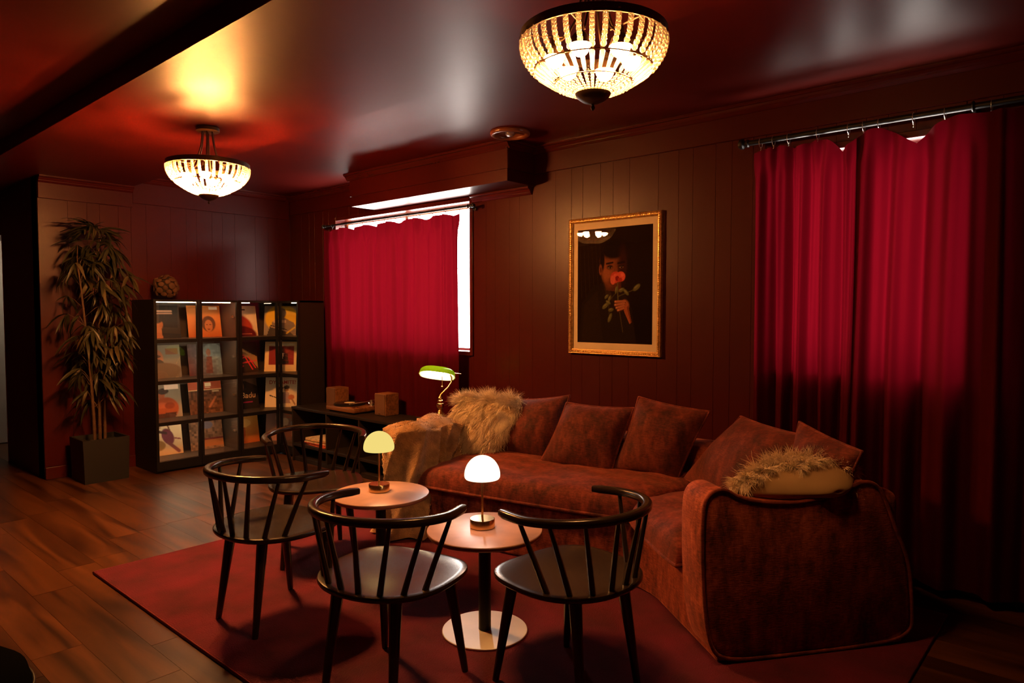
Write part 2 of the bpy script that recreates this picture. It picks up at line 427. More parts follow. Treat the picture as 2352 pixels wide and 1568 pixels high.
# soffit box over window 1
so = empty('trim_5', (0, 0, 0)); struct(so, 'boxed dark red soffit jutting out above the first window', 'soffit')
m = MB(); m.box(SX0, SX1, SY0, YW-.0005, SZ0, ZC-.001); m.build('box_body', M['paint'], so, bevel=.002, segs=1)
m = MB(); m.box(SX0-.012, SX1+.012, SY0-.012, SY0-.0005, 2.345, ZC-.001); m.box(SX1+.0005, SX1+.012, SY0-.0005, YW-.02, 2.345, ZC-.001)
m.box(SX0-.012, SX0-.0005, SY0-.0005, YW-.02, 2.345, ZC-.001)
m.build('frieze_board', M['paint'], so, bevel=.002, segs=1)
m = MB(); crown(m, (SX0-.03, SY0-.012), (SX1+.04, SY0-.012), (0, -1, 0), ZC-.002); crown(m, (SX1+.012, SY0-.03), (SX1+.012, YW-.07), (1, 0, 0), ZC-.002)
m.build('crown_moulding', M['trim'], so)
m = MB(); crown(m, (W1[1]+.03, YW-.0005), (SX1-.02, YW-.0005), (0, -1, 0), SZ0-.002)
m.build('bed_moulding', M['trim'], so)
# windows
def window(n, o, label):
    x0, x1, z0, z1 = o
    root = empty('window_%d' % n, (0, 0, 0)); struct(root, label, 'window')
    m = MB(); c = .03
    m.box(x0-c, x0+.004, YW-.016, YW+.17, z0-c, z1+c); m.box(x1-.004, x1+c, YW-.016, YW+.17, z0-c, z1+c)
    m.box(x0+.004, x1-.004, YW-.016, YW+.17, z1-.004, z1+c); m.box(x0+.004, x1-.004, YW-.022, YW+.17, z0-c, z0+.004)
    m.build('casing', M['trim'], root, bevel=.003, segs=1)
    m = MB(); s = .035; ya, yb = YW+.11, YW+.145; xm = (x0+x1)/2
    m.box(x0+.005, x0+s, ya, yb, z0+.005, z1-.005); m.box(x1-s*.5, x1-.005, ya, yb, z0+.005, z1-.005)
    m.box(x0+s, x1-s*.5, ya, yb, z0+.005, z0+s*.6); m.box(x0+s, x1-s*.5, ya, yb, z1-s, z1-.005); m.box(xm-.02, xm+.02, ya, yb, z0+s*.6, z1-s)
    m.build('sash', M['white'], root)
    for (a, c2) in ((x0+s, xm-.02), (xm+.02, x1-s*.5)):
        MB().box(a, c2, YW+.125, YW+.129, z0+s*.6, z1-s).build('pane', M['glass'], root)
    l = bpy.data.lights.new('window_portal', 'AREA'); l.shape = 'RECTANGLE'; l.size = x1-x0; l.size_y = z1-z0
    l.cycles.is_portal = True
    lo = bpy.data.objects.new('window_portal', l); COL.objects.link(lo); lo.location = ((x0+x1)/2, YW+.19, (z0+z1)/2); lo.rotation_euler = (R(-90), 0, 0)
window(1, W1, 'bright daylight window behind the first red curtain')
window(2, W2, 'daylight window behind the wide red curtains')

# ------------------------------------------------------------------ curtains and rods
def curtain(name, x0, x1, ztop, zbot, y, nf, seed, label, amp=.022, flare=0., scal=.03, rings=True, slack=None):
    rs = random.Random(seed); nx, nz = 260, 44
    ph = [rs.random()*6.28 for _ in range(8)]
    v = []; f = []
    wob = [rs.uniform(.6, 1.4) for _ in range(nf+2)]
    def fold(t):
        i = int(t*nf); return wob[i]
    for k in range(nz+1):
        s = k/nz; z = ztop+(zbot-ztop)*s
        for i in range(nx+1):
            t = i/nx
            tt = t+.012*math.sin(6.28*1.7*t+ph[0])+.006*math.sin(3*s+ph[1])*math.sin(9*t)
            g = (1-math.exp(-s*9))
            w = math.sin(tt*nf*2*math.pi+ph[2]+.5*math.sin(s*2.2+ph[3]))*(.55+.45*fold(min(t, .999)))
            w += .45*math.sin(tt*nf*4.7*math.pi+ph[4])*(1-.5*s)
            yy = y-amp*w*(.35+.65*g) - .006*math.sin(s*7+t*13+ph[5])
            if s < .09:   # ruffled heading
                yy -= .016*math.sin(t*nf*9+ph[6])*math.sin(math.pi*min(1, s/.09+.25))
            x = x0+(x1-x0)*t + flare*s*(t-.5)
            zz = z
            if k < 6:
                sag = abs(math.sin(t*nf*math.pi*.5+ph[7]))
                sg = scal*(1-sag)*(slack(t) if slack else 1.)
                zz = z-sg*(1-k/6)
            v.append((x, yy, zz))
    for k in range(nz):
        for i in range(nx):
            a = k*(nx+1)+i; f.append((a, a+1, a+nx+2, a+nx+1))
    m = MB(); m.add(v, f)
    root = empty(name, ((x0+x1)/2, y, zbot)); tag(root, label, 'curtain')
    o = m.build('curtain_panel', M['curtain'], root, smooth=True)
    o.matrix_parent_inverse = Matrix.Translation((-(x0+x1)/2, -y, -zbot))
    return root
def keep(o, root):
    o.matrix_parent_inverse = Matrix.Translation(-Vector(root.location)); return o
YC = YW-.09
curtain('curtain', -5.74, -3.895, 2.135, .06, YC, 11, 3, 'single crimson velvet curtain over the first window beside the record cabinets', amp=.016, scal=.028)
cA = curtain('curtain', -1.56, -.985, 2.255, .05, YC, 5, 11, 'crimson velvet curtain panel behind the sofa, brightly backlit, nearer the picture', amp=.034, flare=-.02, scal=.07, slack=lambda t: .35+1.3*max(0., min(1., (t-.62)/.3)))
cB = curtain('curtain', -1.03, .42, 2.26, .05, YC-.025, 8, 23, 'dark crimson velvet curtain panel at the right edge of the photograph', amp=.040, flare=.03, scal=.08, slack=lambda t: .12+1.4*max(0., min(1., (.36-t)/.22)))
def rod(x0, x1, z, y, r, ringx, label, brackets, rdrop, ringmat):
    root = empty('curtain_rod', ((x0+x1)/2, y, z)); tag(root, label, 'curtain rod')
    keep(MB().tube([(x0, y, z), (x1, y, z)], r, 14).build('rod', M['blackmetal'], root, smooth='auto'), root)
    for x, s in ((x0, -1), (x1, 1)):
        mt = Matrix.Translation((x, y, z)) @ Matrix.Rotation(R(90)*s, 4, 'Y')
        m = MB(); m.lathe([(r*1.15, -.015), (r*1.5, -.01), (r*1.5, .0), (r*1.1, .004), (r*1.1, .012), (r*1.9, .018), (r*2.0, .030), (r*1.5, .042), (0.0005, .046)], 16, mt)
        keep(m.build('finial', M['blackmetal'], root, smooth='auto'), root)
    for x in brackets:
        m = MB(); m.tube([(x, y, z-.005), (x, YW-.02, z-.01)], r*.55, 8); m.lathe([(.018, 0), (.018, .006), (.012, .010)], 14, Matrix.Translation((x, YW-.0165, z-.01)) @ Matrix.Rotation(R(90), 4, 'X'))
        m.tube([(x, y+r*1.35*math.cos(t), z+r*1.35*math.sin(t)) for t in [k*6.283/14 for k in range(14)]], r*.4, 6, closed=True)
        keep(m.build('bracket', M['blackmetal'], root, smooth='auto'), root)
    for x in ringx:
        m = MB(); m.tube([(x, y+r*1.7*math.sin(t), z-r*.55+r*1.75*math.cos(t)) for t in [k*6.283/16 for k in range(16)]], .0016, 5, closed=True)
        m.tube([(x, y, z-r*2.2), (x+.002, y, z-r*2.2-rdrop*.5), (x, y-.003, z-r*2.2-rdrop)], .0017, 5)
        m.sphere((x, y, z-r*2.4), .004, 6, 4)
        keep(m.build('ring', ringmat, root, smooth=True), root)
    return root
rod(-5.73, -3.775, 2.168, YC-.004, .0085, [-5.6+.155*k for k in range(12)], 'thin black curtain rod above the first window under the soffit', [-3.80], .018, M['blackmetal'])
rod(-1.60, .55, 2.292, YC-.012, .0145, [-1.52, -1.45, -1.37, -1.22, -1.07, -1.0, -.93, -.78, -.65, -.47, -.33, -.2, 0.0, .2], 'thick black curtain rod with end cap above the wide curtains', [-.54], .020, M['steel'])

# ------------------------------------------------------------------ rug
RZ = .013
m = MB(); nx, ny = 60, 44; v = []; f = []
rx0, rx1, ry0, ry1 = -3.968, -.55, 1.215, 3.55
m.box(rx0, rx1, ry0, ry1, .0008, RZ)
rug = m.build('rug', M['rug'], None, bevel=.004, segs=2); tag(rug, 'crimson area rug under the chairs and round tables', 'rug')
e = MB().tube([(rx0, ry0, .007), (rx1, ry0, .007), (rx1, ry1, .007), (rx0, ry1, .007)], .0065, 8, closed=True)
e.build('binding', M['rugedge'], rug, smooth=True)

# ------------------------------------------------------------------ chairs
def make_chair():
    root = empty('spindle_chair', (0, 0, RZ)); SH = .42
    # seat, front is +y
    NA, NR = 56, 9; v = []; f = []
    def edge(a):
        c, s = math.cos(a), math.sin(a)
        n = 3.0 if s > 0 else 2.3
        rx, ry = .252, (.235 if s > 0 else .250)
        r = (abs(c/rx)**n+abs(s/ry)**n)**(-1/n); return r*c, r*s
    def ztop(x, y):
        d2 = (x/.19)**2+((y+.02)/.18)**2
        return SH-.013*math.exp(-d2*1.1)-.006*max(0, (y-.12)/.11)**2
    v.append((0, 0, ztop(0, 0)))
    rings = [.2, .38, .54, .68, .8, .9, .96, .99, 1.0]
    for i, q in enumerate(rings):
        for k in range(NA):
            x, y = edge(2*math.pi*k/NA); x *= q; y *= q
            z = ztop(x, y) - (.0 if q < .97 else (.002 if q < .995 else .006)); v.append((x, y, z))
    for q, dz in ((1.0, .016), (.985, .022), (.93, .028), (.5, .030)):
        for k in range(NA):
            x, y = edge(2*math.pi*k/NA); v.append((x*q, y*q, SH-dz-.004*(q < .6)))
    T = len(rings)+4
    for k in range(NA): f.append((0, 1+k, 1+(k+1) % NA))
    for i in range(T-1):
        for k in range(NA):
            a = 1+i*NA; f.append((a+k, a+NA+k, a+NA+(k+1) % NA, a+(k+1) % NA))
    f.append(tuple(1+(T-1)*NA+k for k in range(NA)))
    m = MB(); m.add(v, f); m.build('seat', M['chairblack'], root, smooth='auto')
    # rail
    def railp(t):      # t in -1..1, 0 at the back
        a = t*R(108)
        x = .266*math.sin(a); y = -.018-.258*math.cos(a)
        if abs(t) > .80: x -= math.copysign((abs(t)-.80)*.06, t); y += (abs(t)-.80)*.18
        z = .672-.022*abs(t)**1.6
        return Vector((x, y, z))
    P = [railp(-1+2*i/40) for i in range(41)]
    v = []; f = []; n = 14
    for i, p in enumerate(P):
        t = (P[min(i+1, 40)]-P[max(i-1, 0)]).normalized(); o = t.cross(Vector((0, 0, 1))).normalized(); u = o.cross(t)
        e = abs(i-20)/20.; wv = .0165+.002*(e > .9); hv = .0150
        if i in (0, 40): wv *= .82; hv *= .82
        for k in range(n):
            an = 2*math.pi*k/n; c, s = math.cos(an), math.sin(an)
            v.append(p+o*wv*math.copysign(abs(c)**.65, c)+u*hv*math.copysign(abs(s)**.65, s))
    for i in range(40):
        for k in range(n): f.append((i*n+k, i*n+(k+1) % n, (i+1)*n+(k+1) % n, (i+1)*n+k))
    f.append(tuple(range(n-1, -1, -1))); f.append(tuple(40*n+k for k in range(n)))
    m = MB(); m.add(v, f); m.build('back_rail', M['chairblack'], root, smooth='auto')
    for i in range(8):
        q = -1+2*i/7.
        a = R(-90)+q*R(66); bx, by = edge(a); bx *= .90; by *= .90
        top = railp(q*.83)
        bot = Vector((bx, by, SH-.008)); mid = bot.lerp(top, .45)
        m = MB(); m.tube([bot, mid, top-Vector((0, 0, .006))], [.0112, .0100, .0075], 8)
        m.build('spindle', M['chairblack'], root, smooth='auto')
    for sx, fr in ((-1, 1), (1, 1), (-1, 0), (1, 0)):
        top = Vector((sx*(.150 if fr else .125), .135 if fr else -.140, SH-.026))
        bot = Vector((sx*(.190 if fr else .150), .190 if fr else -.195, 0.0))
        m = MB(); m.tube([bot, bot.lerp(top, .03), bot.lerp(top, .55), bot.lerp(top, .9), top], [.0115, .0128, .0185, .0225, .0225], 12)
        m.build('leg', M['chairblack'], root, smooth='auto')
    return root
ch0 = make_chair()
CHAIRS = [((-1.955, 1.56), 13, 'black spindle-back armchair nearest the camera, pulled up to the brighter lamp table'),
          ((-1.475, 1.985), 84, 'black spindle-back armchair beside the sofa with its opening turned left to the table'),
          ((-2.80, 1.585), 2, 'black spindle-back armchair standing nearest the open wood floor and rug corner'),
          ((-3.33, 2.13), -118, 'black spindle-back armchair behind the others, in front of the low console')]
for i, ((x, y), a, lab) in enumerate(CHAIRS):
    c = ch0 if i == 0 else copy_tree(ch0)
    c.location = (x, y, RZ); c.rotation_euler = (0, 0, R(a)); tag(c, lab, 'chair', 'black spindle armchairs on the rug')

# ------------------------------------------------------------------ round tables and lamps
def make_table(loc, label):
    root = empty('side_table', (loc[0], loc[1], RZ)); tag(root, label, 'table', 'round pedestal tables')
    H = .437
    m = MB(); m.lathe([(.0005, H-.024), (.225, H-.024), (.236, H-.020), (.241, H-.012), (.242, H-.004)], 64, cap0=False, cap1=False); m.build('edge_band', M['tableedge'], root, smooth='auto')
    m = MB(); m.lathe([(.242, H-.004), (.2405, H-.001), (.237, H), (.0005, H)], 64, cap0=False, cap1=False); m.build('table_top', M['tabletop'], root, smooth='auto')
    m = MB(); m.lathe([(.026, .010), (.026, H-.0245)], 24); m.build('column', M['blackmetal'], root, smooth='auto')
    m = MB(); m.lathe([(.05, H-.034), (.05, H-.0245)], 24); m.build('mounting_plate', M['blackmetal'], root, smooth='auto')
    m = MB(); m.lathe([(.178, .0), (.180, .003), (.180, .007), (.178, .009), (.0005, .0095)], 64, cap1=False); m.build('base', M['satin'], root, smooth='auto')
    return root
TB1 = (-1.985, 2.075); TB2 = (-2.775, 2.145); TZ = RZ+.437
make_table(TB1, 'round pink-topped pedestal table carrying the bright white dome lamp')
make_table(TB2, 'round pink-topped pedestal table carrying the dimmer yellow dome lamp')
def make_lamp(loc, label, dome, disk, dr, h):
    root = empty('table_lamp', (loc[0], loc[1], TZ+.0005)); tag(root, label, 'table lamp', 'brass dome table lamps')
    m = MB(); m.lathe([(.050, 0), (.0525, .002), (.0525, .036), (.051, .038), (.0005, .0385)], 40, cap1=False); m.build('base', M['brass'], root, smooth='auto')
    m = MB(); m.lathe([(.0048, .038), (.0048, h-.062)], 14); m.build('stem', M['brass'], root, smooth='auto')
    z0 = h-.092
    prof = [(dr*.93, z0-.006), (dr*.985, z0), (dr, z0+.008)]
    for i in range(1, 13):
        a = i/12*math.pi/2; prof.append((max(.0005, dr*math.cos(a)), z0+.008+(h-z0-.008)*math.sin(a)))
    m = MB(); m.lathe(prof, 40, cap0=False, cap1=False); m.build('dome_shade', M[dome], root, smooth=True)
    m = MB(); m.lathe([(.0005, z0+.010), (dr*.75, z0+.010)], 32, cap0=False, cap1=False)
    for q in m.f[:]: pass
    m.f = [tuple(reversed(q)) for q in m.f]
    me = bpy.data.meshes.new('led_plate'); me.from_pydata(m.v, [], m.f); me.materials.append(M[disk]); mkobj('led_plate', me, root)
    return root
make_lamp((-2.006, 2.083), 'brass table lamp with bright white dome shade on the nearer round table', 'dome1', 'ledisk1', .0755, .305)
make_lamp((-2.808, 2.162), 'brass table lamp with soft yellow dome shade on the farther round table', 'dome2', 'ledisk2', .0775, .305)

# ------------------------------------------------------------------ sofa
A = np.array([-3.12, 2.70]); B = np.array([-1.76, 2.90]); D = np.array([-1.13, 2.44])
d1 = (B-A)/np.linalg.norm(B-A); n1 = np.array([-d1[1], d1[0]]); d2 = (D-B)/np.linalg.norm(D-B); n2 = np.array([-d2[1], d2[0]])
E2 = np.array([-1.52, 3.735]); DEP = .84
sofa = empty('corner_sofa', (-1.9, 3.2, RZ)); tag(sofa, 'large oxblood chenille corner sofa with curved end panel and loose cushions', 'sofa')
def curve_front(k=14):
    pts = []
    P0, P1, P2, P3 = A-.21*d1, B+np.array([-.28, -.03]), B+np.array([.17, -.10]), D
    for i in range(k+1): pts.append(P0+(P1-P0)*i/k)
    for i in range(1, 7):
        t = i/7; pts.append((1-t)**2*P1+2*t*(1-t)*(B+np.array([-.02, .02]))+t*t*P2)
    for i in range(0, 8): pts.append(P2+(P3-P2)*i/7)
    return pts
fr = curve_front()
poly = [p+.025*np.array([0, 1]) for p in fr]+[D+DEP*n2, E2, A+DEP*n1-.21*d1]
m = MB(); m.prism([tuple(p) for p in poly], RZ+.004, .315); keep(m.build('base', M['sofa'], sofa, bevel=.012, angle=25), sofa)
def offs(P, n, q): return P+n*q
bo = [A+DEP*n1-.21*d1, E2, D+DEP*n2-.02*d2]
Ein = E2+np.array([-.045, -.235])
bi = [D+(DEP-.22)*n2-.02*d2, Ein, A+(DEP-.22)*n1-.21*d1]
m = MB(); m.prism([tuple(p) for p in bo+bi], .30, .635); keep(m.build('backrest', M['sofa'], sofa, bevel=.05, segs=4, angle=30, smooth='auto'), sofa)
# left arm
la = [A-.21*d1-.01*n1, A-.0*d1-.01*n1, A+(DEP-.2)*n1, A+(DEP-.2)*n1-.21*d1]
m = MB(); m.prism([tuple(p) for p in la], RZ+.004, .635); keep(m.build('arm', M['sofa'], sofa, bevel=.05, segs=4, smooth='auto'), sofa)
# right end panel (arm) : outline in (s along n2, z)
def smooth_poly(pts, it=3):
    for _ in range(it):
        q = []
        for i in range(len(pts)):
            a, b2 = np.array(pts[i]), np.array(pts[(i+1) % len(pts)]); q += [a*.75+b2*.25, a*.25+b2*.75]
        pts = q
    return pts
OUT = smooth_poly([(-.05, .30), (-.055, .55), (-.045, .655), (.03, .685), (.10, .635), (.28, .605), (.46, .615), (.58, .655), (.66, .680), (.73, .64), (.80, .47), (.865, .34), (.885, .15), (.885, .02), (.60, .005), (.25, .008), (.06, .012), (-.02, .06)], 3)
def panel_pt(s, z, t): p = D+n2*s+d2*t; return (p[0], p[1], RZ+z)
n = len(OUT); m = MB()
v = [panel_pt(p[0], p[1], -.19) for p in OUT]+[panel_pt(p[0], p[1], 0.0) for p in OUT]
f = [tuple(range(n-1, -1, -1)), tuple(range(n, 2*n))]+[(i, (i+1) % n, n+(i+1) % n, n+i) for i in range(n)]
m.add(v, f); arm = keep(m.build('arm', M['sofa'], sofa, bevel=.025, segs=3, angle=60, smooth='auto'), sofa)
m = MB(); m.tube([panel_pt(p[0]*.995+.002, p[1]*.995+.001, -.004) for p in OUT], .0085, 8, closed=True); pip = m.build('piping', M['sofa2'], arm, smooth=True)
# puffy patches
def puff(corners, thick_up, thick_dn, n=36, p=5., q=.42, pinch=.03, wr=.006, seed=0, normal=None, roundc=.0, sag=0., wfreq=9.):
    tl, tr, br, bl = [np.array(c, float) for c in corners]
    N = np.cross(tr-tl, bl-tl); N = N/np.linalg.norm(N)
    if normal is not None and N@np.array(normal) < 0: N = -N
    us = [math.sin(math.pi/2*(-1+2*i/n)) for i in range(n+1)]
    def pos(u, v):
        uu = u*(1-pinch*(1-v*v)); vv = v*(1-pinch*(1-u*u))
        if roundc:
            k = (u*u*v*v)**2; uu *= 1-roundc*k; vv *= 1-roundc*k
        a, c = (uu+1)/2, (vv+1)/2
        return tl*(1-a)*(1-c)+tr*a*(1-c)+br*a*c+bl*(1-a)*c
    def prof(u, v): return (max(0, 1-abs(u)**p)*max(0, 1-abs(v)**p))**q
    V = []; F = []; idx = {}
    def vid(side, i, j):
        if i in (0, n) or j in (0, n): side = 0
        k = (side, i, j)
        if k not in idx:
            u, w = us[i], us[j]; P = pos(u, w); h = prof(u, w)
            ns = vnoise(P[0]*wfreq, P[1]*wfreq, P[2]*wfreq, seed)*wr+vnoise(P[0]*wfreq*2.7, P[1]*wfreq*2.7, P[2]*wfreq*2.7, seed+5)*wr*.5
            if side == 0: off = 0
            elif side > 0: off = (thick_up+ns-sag*math.exp(-(u*u+w*w)*3))*h
            else: off = -(thick_dn+ns)*h
            idx[k] = len(V); V.append(tuple(P+N*off))
        return idx[k]
    for side in (1, -1):
        for i in range(n):
            for j in range(n):
                qd = (vid(side, i, j), vid(side, i+1, j), vid(side, i+1, j+1), vid(side, i, j+1))
                F.append(qd if side > 0 else tuple(reversed(qd)))
    rim = [pos(us[i], -1) for i in range(n)]+[pos(1, us[i]) for i in range(n)]+[pos(us[n-i], 1) for i in range(n)]+[pos(-1, us[n-i]) for i in range(n)]
    return V, F, rim, N, pos, prof
def z3(p, z): return (p[0], p[1], z)
zm = .335+RZ; corner_b = B+(E2-B)/np.linalg.norm(E2-B)*.66
c1 = [z3(A+.64*n1+.0*d1, zm+.02), z3(corner_b-.01*d1, zm+.02), z3(B-.035*n1-.015*d1, zm), z3(A-.06*n1+.005*d1, zm-.01)]
c2 = [z3(corner_b+.03*d2, zm+.02), z3(D-.20*d2+.64*n2, zm+.02), z3(D-.20*d2-.07*n2, zm-.02), z3(B-.045*n2+.02*d2, zm)]
for c, s in ((c1, 1), (c2, 2)):
    V, F, rim, N, *_ = puff(c, .125, .02, 48, 7., .36, -.012, .012, s, (0, 0, 1), .03, .01, 7.)
    m = MB(); m.add(V, F); cu = keep(m.build('seat_cushion', M['sofa2'], sofa, smooth=True), sofa)
    m = MB(); m.tube(rim, .0085, 7, closed=True); pi2 = m.build('piping', M['sofa2'], cu, smooth=True)
# scatter cushions
def cushion(corners, label, thick, seed, mat='pillow', group='oxblood scatter cushions on the sofa', piping=True, pinch=.05, rc=0.):
    cs = [np.array(c, float) for c in corners]; ctr = sum(cs)/4
    root = empty('cushion', (ctr[0], ctr[1], min(c[2] for c in cs))); tag(root, label, 'cushion', group)
    V, F, rim, N, pos, prof = puff(cs, thick, thick, 34, 2.6, .62, pinch, .010, seed, (0.3, -1, .2), rc, 0., 8.)
    m = MB(); m.add(V, F); keep(m.build('cover', M[mat], root, smooth=True), root)
    if piping: keep(MB().tube(rim, .0065, 6, closed=True).build('piping', M['sofa2'], root, smooth=True), root)
    return root, pos, prof, N
cushion([(-2.95, 3.34, .79), (-2.53, 3.40, .845), (-2.57, 3.27, .462), (-2.96, 3.21, .455)], 'oxblood chenille cushion leaning beside the large cream fleece cushion', .085, 2)
cushion([(-2.50, 3.33, .81), (-2.075, 3.40, .81), (-2.13, 3.245, .435), (-2.59, 3.18, .452)], 'oxblood chenille cushion second from the cream fleece cushion along the sofa back', .08, 3)
cushion([(-2.05, 3.41, .875), (-1.645, 3.46, .825), (-1.765, 3.33, .455), (-2.13, 3.28, .47)], 'oxblood chenille cushion standing tallest at the bend of the corner sofa', .085, 4)
cushion([(-1.435, 3.37, .83), (-1.02, 3.13, .81), (-1.33, 3.03, .47), (-1.745, 3.36, .47)], 'rust chenille cushion slumped sideways behind the tan fleece cushion', .085, 5)
cushion([(-1.075, 3.165, .865), (-.76, 2.955, .805), (-.84, 2.965, .56), (-1.15, 3.165, .58)], 'small rust chenille cushion at the curtain end of the sofa, behind the tan fleece cushion', .07, 6)
def fleece(root, pos, prof, N, thick, nst, L, seed, region, comb, mat='fleece', wid=.0017):
    rs = np.random.RandomState(seed); V = []; F = []
    gv = np.array([0, 0, -1.])
    for i in range(nst):
        u, w, side = region(rs)
        P = pos(u, w)+N*thick*prof(u, w)*side*1.0
        e = .02
        nrm = N*side + (pos(u+e, w)-pos(u-e, w))/(2*e)*(-(prof(u+e, w)-prof(u-e, w))/(2*e))*thick*6 + (pos(u, w+e)-pos(u, w-e))/(2*e)*(-(prof(u, w+e)-prof(u, w-e))/(2*e))*thick*6
        nrm = nrm/np.linalg.norm(nrm)
        lock = np.array([math.sin(u*17+w*9+seed), math.cos(w*21-u*7), math.sin(u*11-w*15)])*.45
        cb_ = comb*.8 if w > -.72 else np.array([comb[0]*.6, comb[1]*.5, .30+.3*rs.rand()])
        dr = nrm*.42+cb_+lock*.55+rs.normal(0, .16, 3); dr /= np.linalg.norm(dr)
        l = L*rs.uniform(.55, 1.15); sdv = np.cross(dr, rs.normal(0, 1, 3)); sdv /= np.linalg.norm(sdv)
        b0 = len(V); p = P-nrm*.004; d = dr.copy()
        for k in range(4):
            wd = wid*(1-k/3.4)*(.7+.6*rs.rand())
            V.append(tuple(p-sdv*wd)); V.append(tuple(p+sdv*wd))
            d = d+gv*.22+comb*.15+lock*.35+rs.normal(0, .10, 3); d /= np.linalg.norm(d); p = p+d*l/3
        for k in range(3): F.append((b0+2*k, b0+2*k+1, b0+2*k+3, b0+2*k+2))
    me = bpy.data.meshes.new('fleece'); me.from_pydata(V, [], F); me.materials.append(M[mat])
    me.polygons.foreach_set('use_smooth', [True]*len(me.polygons))
    o = mkobj('fleece', me, root); o['kind'] = 'stuff'; keep(o, root); return o
r, pos, prof, N = cushion([(-3.33, 3.235, .795), (-2.79, 3.31, .80), (-2.93, 3.12, .44), (-3.29, 3.08, .44)], 'large cream long-haired fleece cushion beside the green desk lamp', .085, 8, 'cushback', 'fleece cushions', False, -.02, .12)
def reg1(rs):
    u, w = rs.uniform(-1, 1), (rs.uniform(-1, 1) if rs.rand() < .8 else rs.uniform(-1, -.72))
    return u, w, (1 if rs.rand() < .82 else -1)
fleece(r, pos, prof, N, .085, 20000, .085, 3, reg1, np.array([-.15, -.15, -.75]))
F2C = [(-1.14, 2.97, .700), (-.82, 3.08, .705), (-.77, 2.84, .655), (-1.18, 2.57, .645)]
r, pos, prof, N = cushion(F2C, 'tan fleece cushion lying on the sofa arm with its plain backing turned to the camera', .07, 9, 'cushback', 'fleece cushions', False, -.03, .22)
def reg2(rs):
    while True:
        u, w = rs.uniform(-1, 1), rs.uniform(-1, 1); side = 1 if rs.rand() < .8 else -1
        if (side < 0 and w < .0) or (side > 0 and w < .30-.85*u+.15*math.sin(u*9)): return u, w, side
fleece(r, pos, prof, N, .07, 14000, .066, 5, reg2, np.array([.35, -.75, -.12]))

# ------------------------------------------------------------------ fur throw over the left arm
thr = empty('fur_throw', (A[0]-.1, A[1], RZ)); tag(thr, 'caramel brown fur throw draped over the sofa arm down to the rug', 'throw')
def throw_mesh():
    c0 = A-.105*d1          # arm centre line at the front
    hw = .125; nu, nv = 150, 60; V = []; F = []
    back = .34
    Ltot = 2*back+math.pi*hw
    for i in range(nu+1):
        s = i/nu*Ltot
        if s < back: ctr = c0+n1*(back-s+hw*.3); out = -d1
        elif s < back+math.pi*hw:
            an = (s-back)/hw; ctr = c0+n1*hw*.3; out = -d1*math.cos(an)-n1*math.sin(an)
        else: ctr = c0+n1*(s-back-math.pi*hw+hw*.3); out = d1
        q = i/nu
        for j in range(nv+1):
            t = j/nv
            fold = .9-1.8*abs(math.sin(q*27+5.5*t*(.4+q)+.8*math.sin(q*6)))**.75+.30*math.sin(q*47-4*t)+.2*math.sin(q*19+6*t)
            zt = .672+RZ+.012*math.sin(q*23)
            if t < .28:
                k = t/.28; r = hw*k; z = zt+.018*math.sin(k*3+q*9)*k-.03*k**5
                p = ctr+out*r
                if s < back or s > back+math.pi*hw: p = ctr+out*r
            else:
                k = (t-.28)/.72
                fl = .02 if q < .25 else 0.
                zb = RZ+.012 if .22 < q < .80 else (.16 if q <= .22 else .40)
                if q >= .80: zb = .44
                r = hw+.030+.010*k+(fold*.036)*(.5+.7*k)+fl*k+.030*max(0, k-.85)/.15*(.22 < q < .80)
                z = (zt-.03)+(zb-(zt-.03))*k
                p = ctr+out*r
            V.append((p[0], p[1], z))
    for i in range(nu):
        for j in range(nv):
            a = i*(nv+1)+j; F.append((a, a+1, a+nv+2, a+nv+1))
    return V, F
V, F = throw_mesh(); m = MB(); m.add(V, F); o = keep(m.build('throw_cloth', M['furthrow'], thr, smooth=True), thr)
rs = np.random.RandomState(4); FV = []; FF = []
Va = np.array(V)
for k in range(7000):
    q = F[rs.randint(len(F))]; a, b2, c, d = Va[q[0]], Va[q[1]], Va[q[2]], Va[q[3]]
    u, w = rs.rand(), rs.rand(); P = a*(1-u)*(1-w)+b2*u*(1-w)+c*u*w+d*(1-u)*w
    N = np.cross(b2-a, d-a); ln = np.linalg.norm(N)
    if ln < 1e-9: continue
    N /= ln; ctrv = np.array([A[0]-.1, A[1]+.15, .35])
    if N@(P-ctrv) < 0: N = -N
    dr = N*.7+np.array([0, 0, -.5])+rs.normal(0, .3, 3); dr /= np.linalg.norm(dr); l = rs.uniform(.005, .011)
    sd = np.cross(dr, rs.normal(0, 1, 3)); sd /= np.linalg.norm(sd); b0 = len(FV)
    FV += [tuple(P-sd*.0016), tuple(P+sd*.0016), tuple(P+dr*l)]; FF.append((b0, b0+1, b0+2))
me = bpy.data.meshes.new('fur_pile'); me.from_pydata(FV, [], FF); me.materials.append(M['furthrow']); o = mkobj('fur_pile', me, thr); o['kind'] = 'stuff'; keep(o, thr)

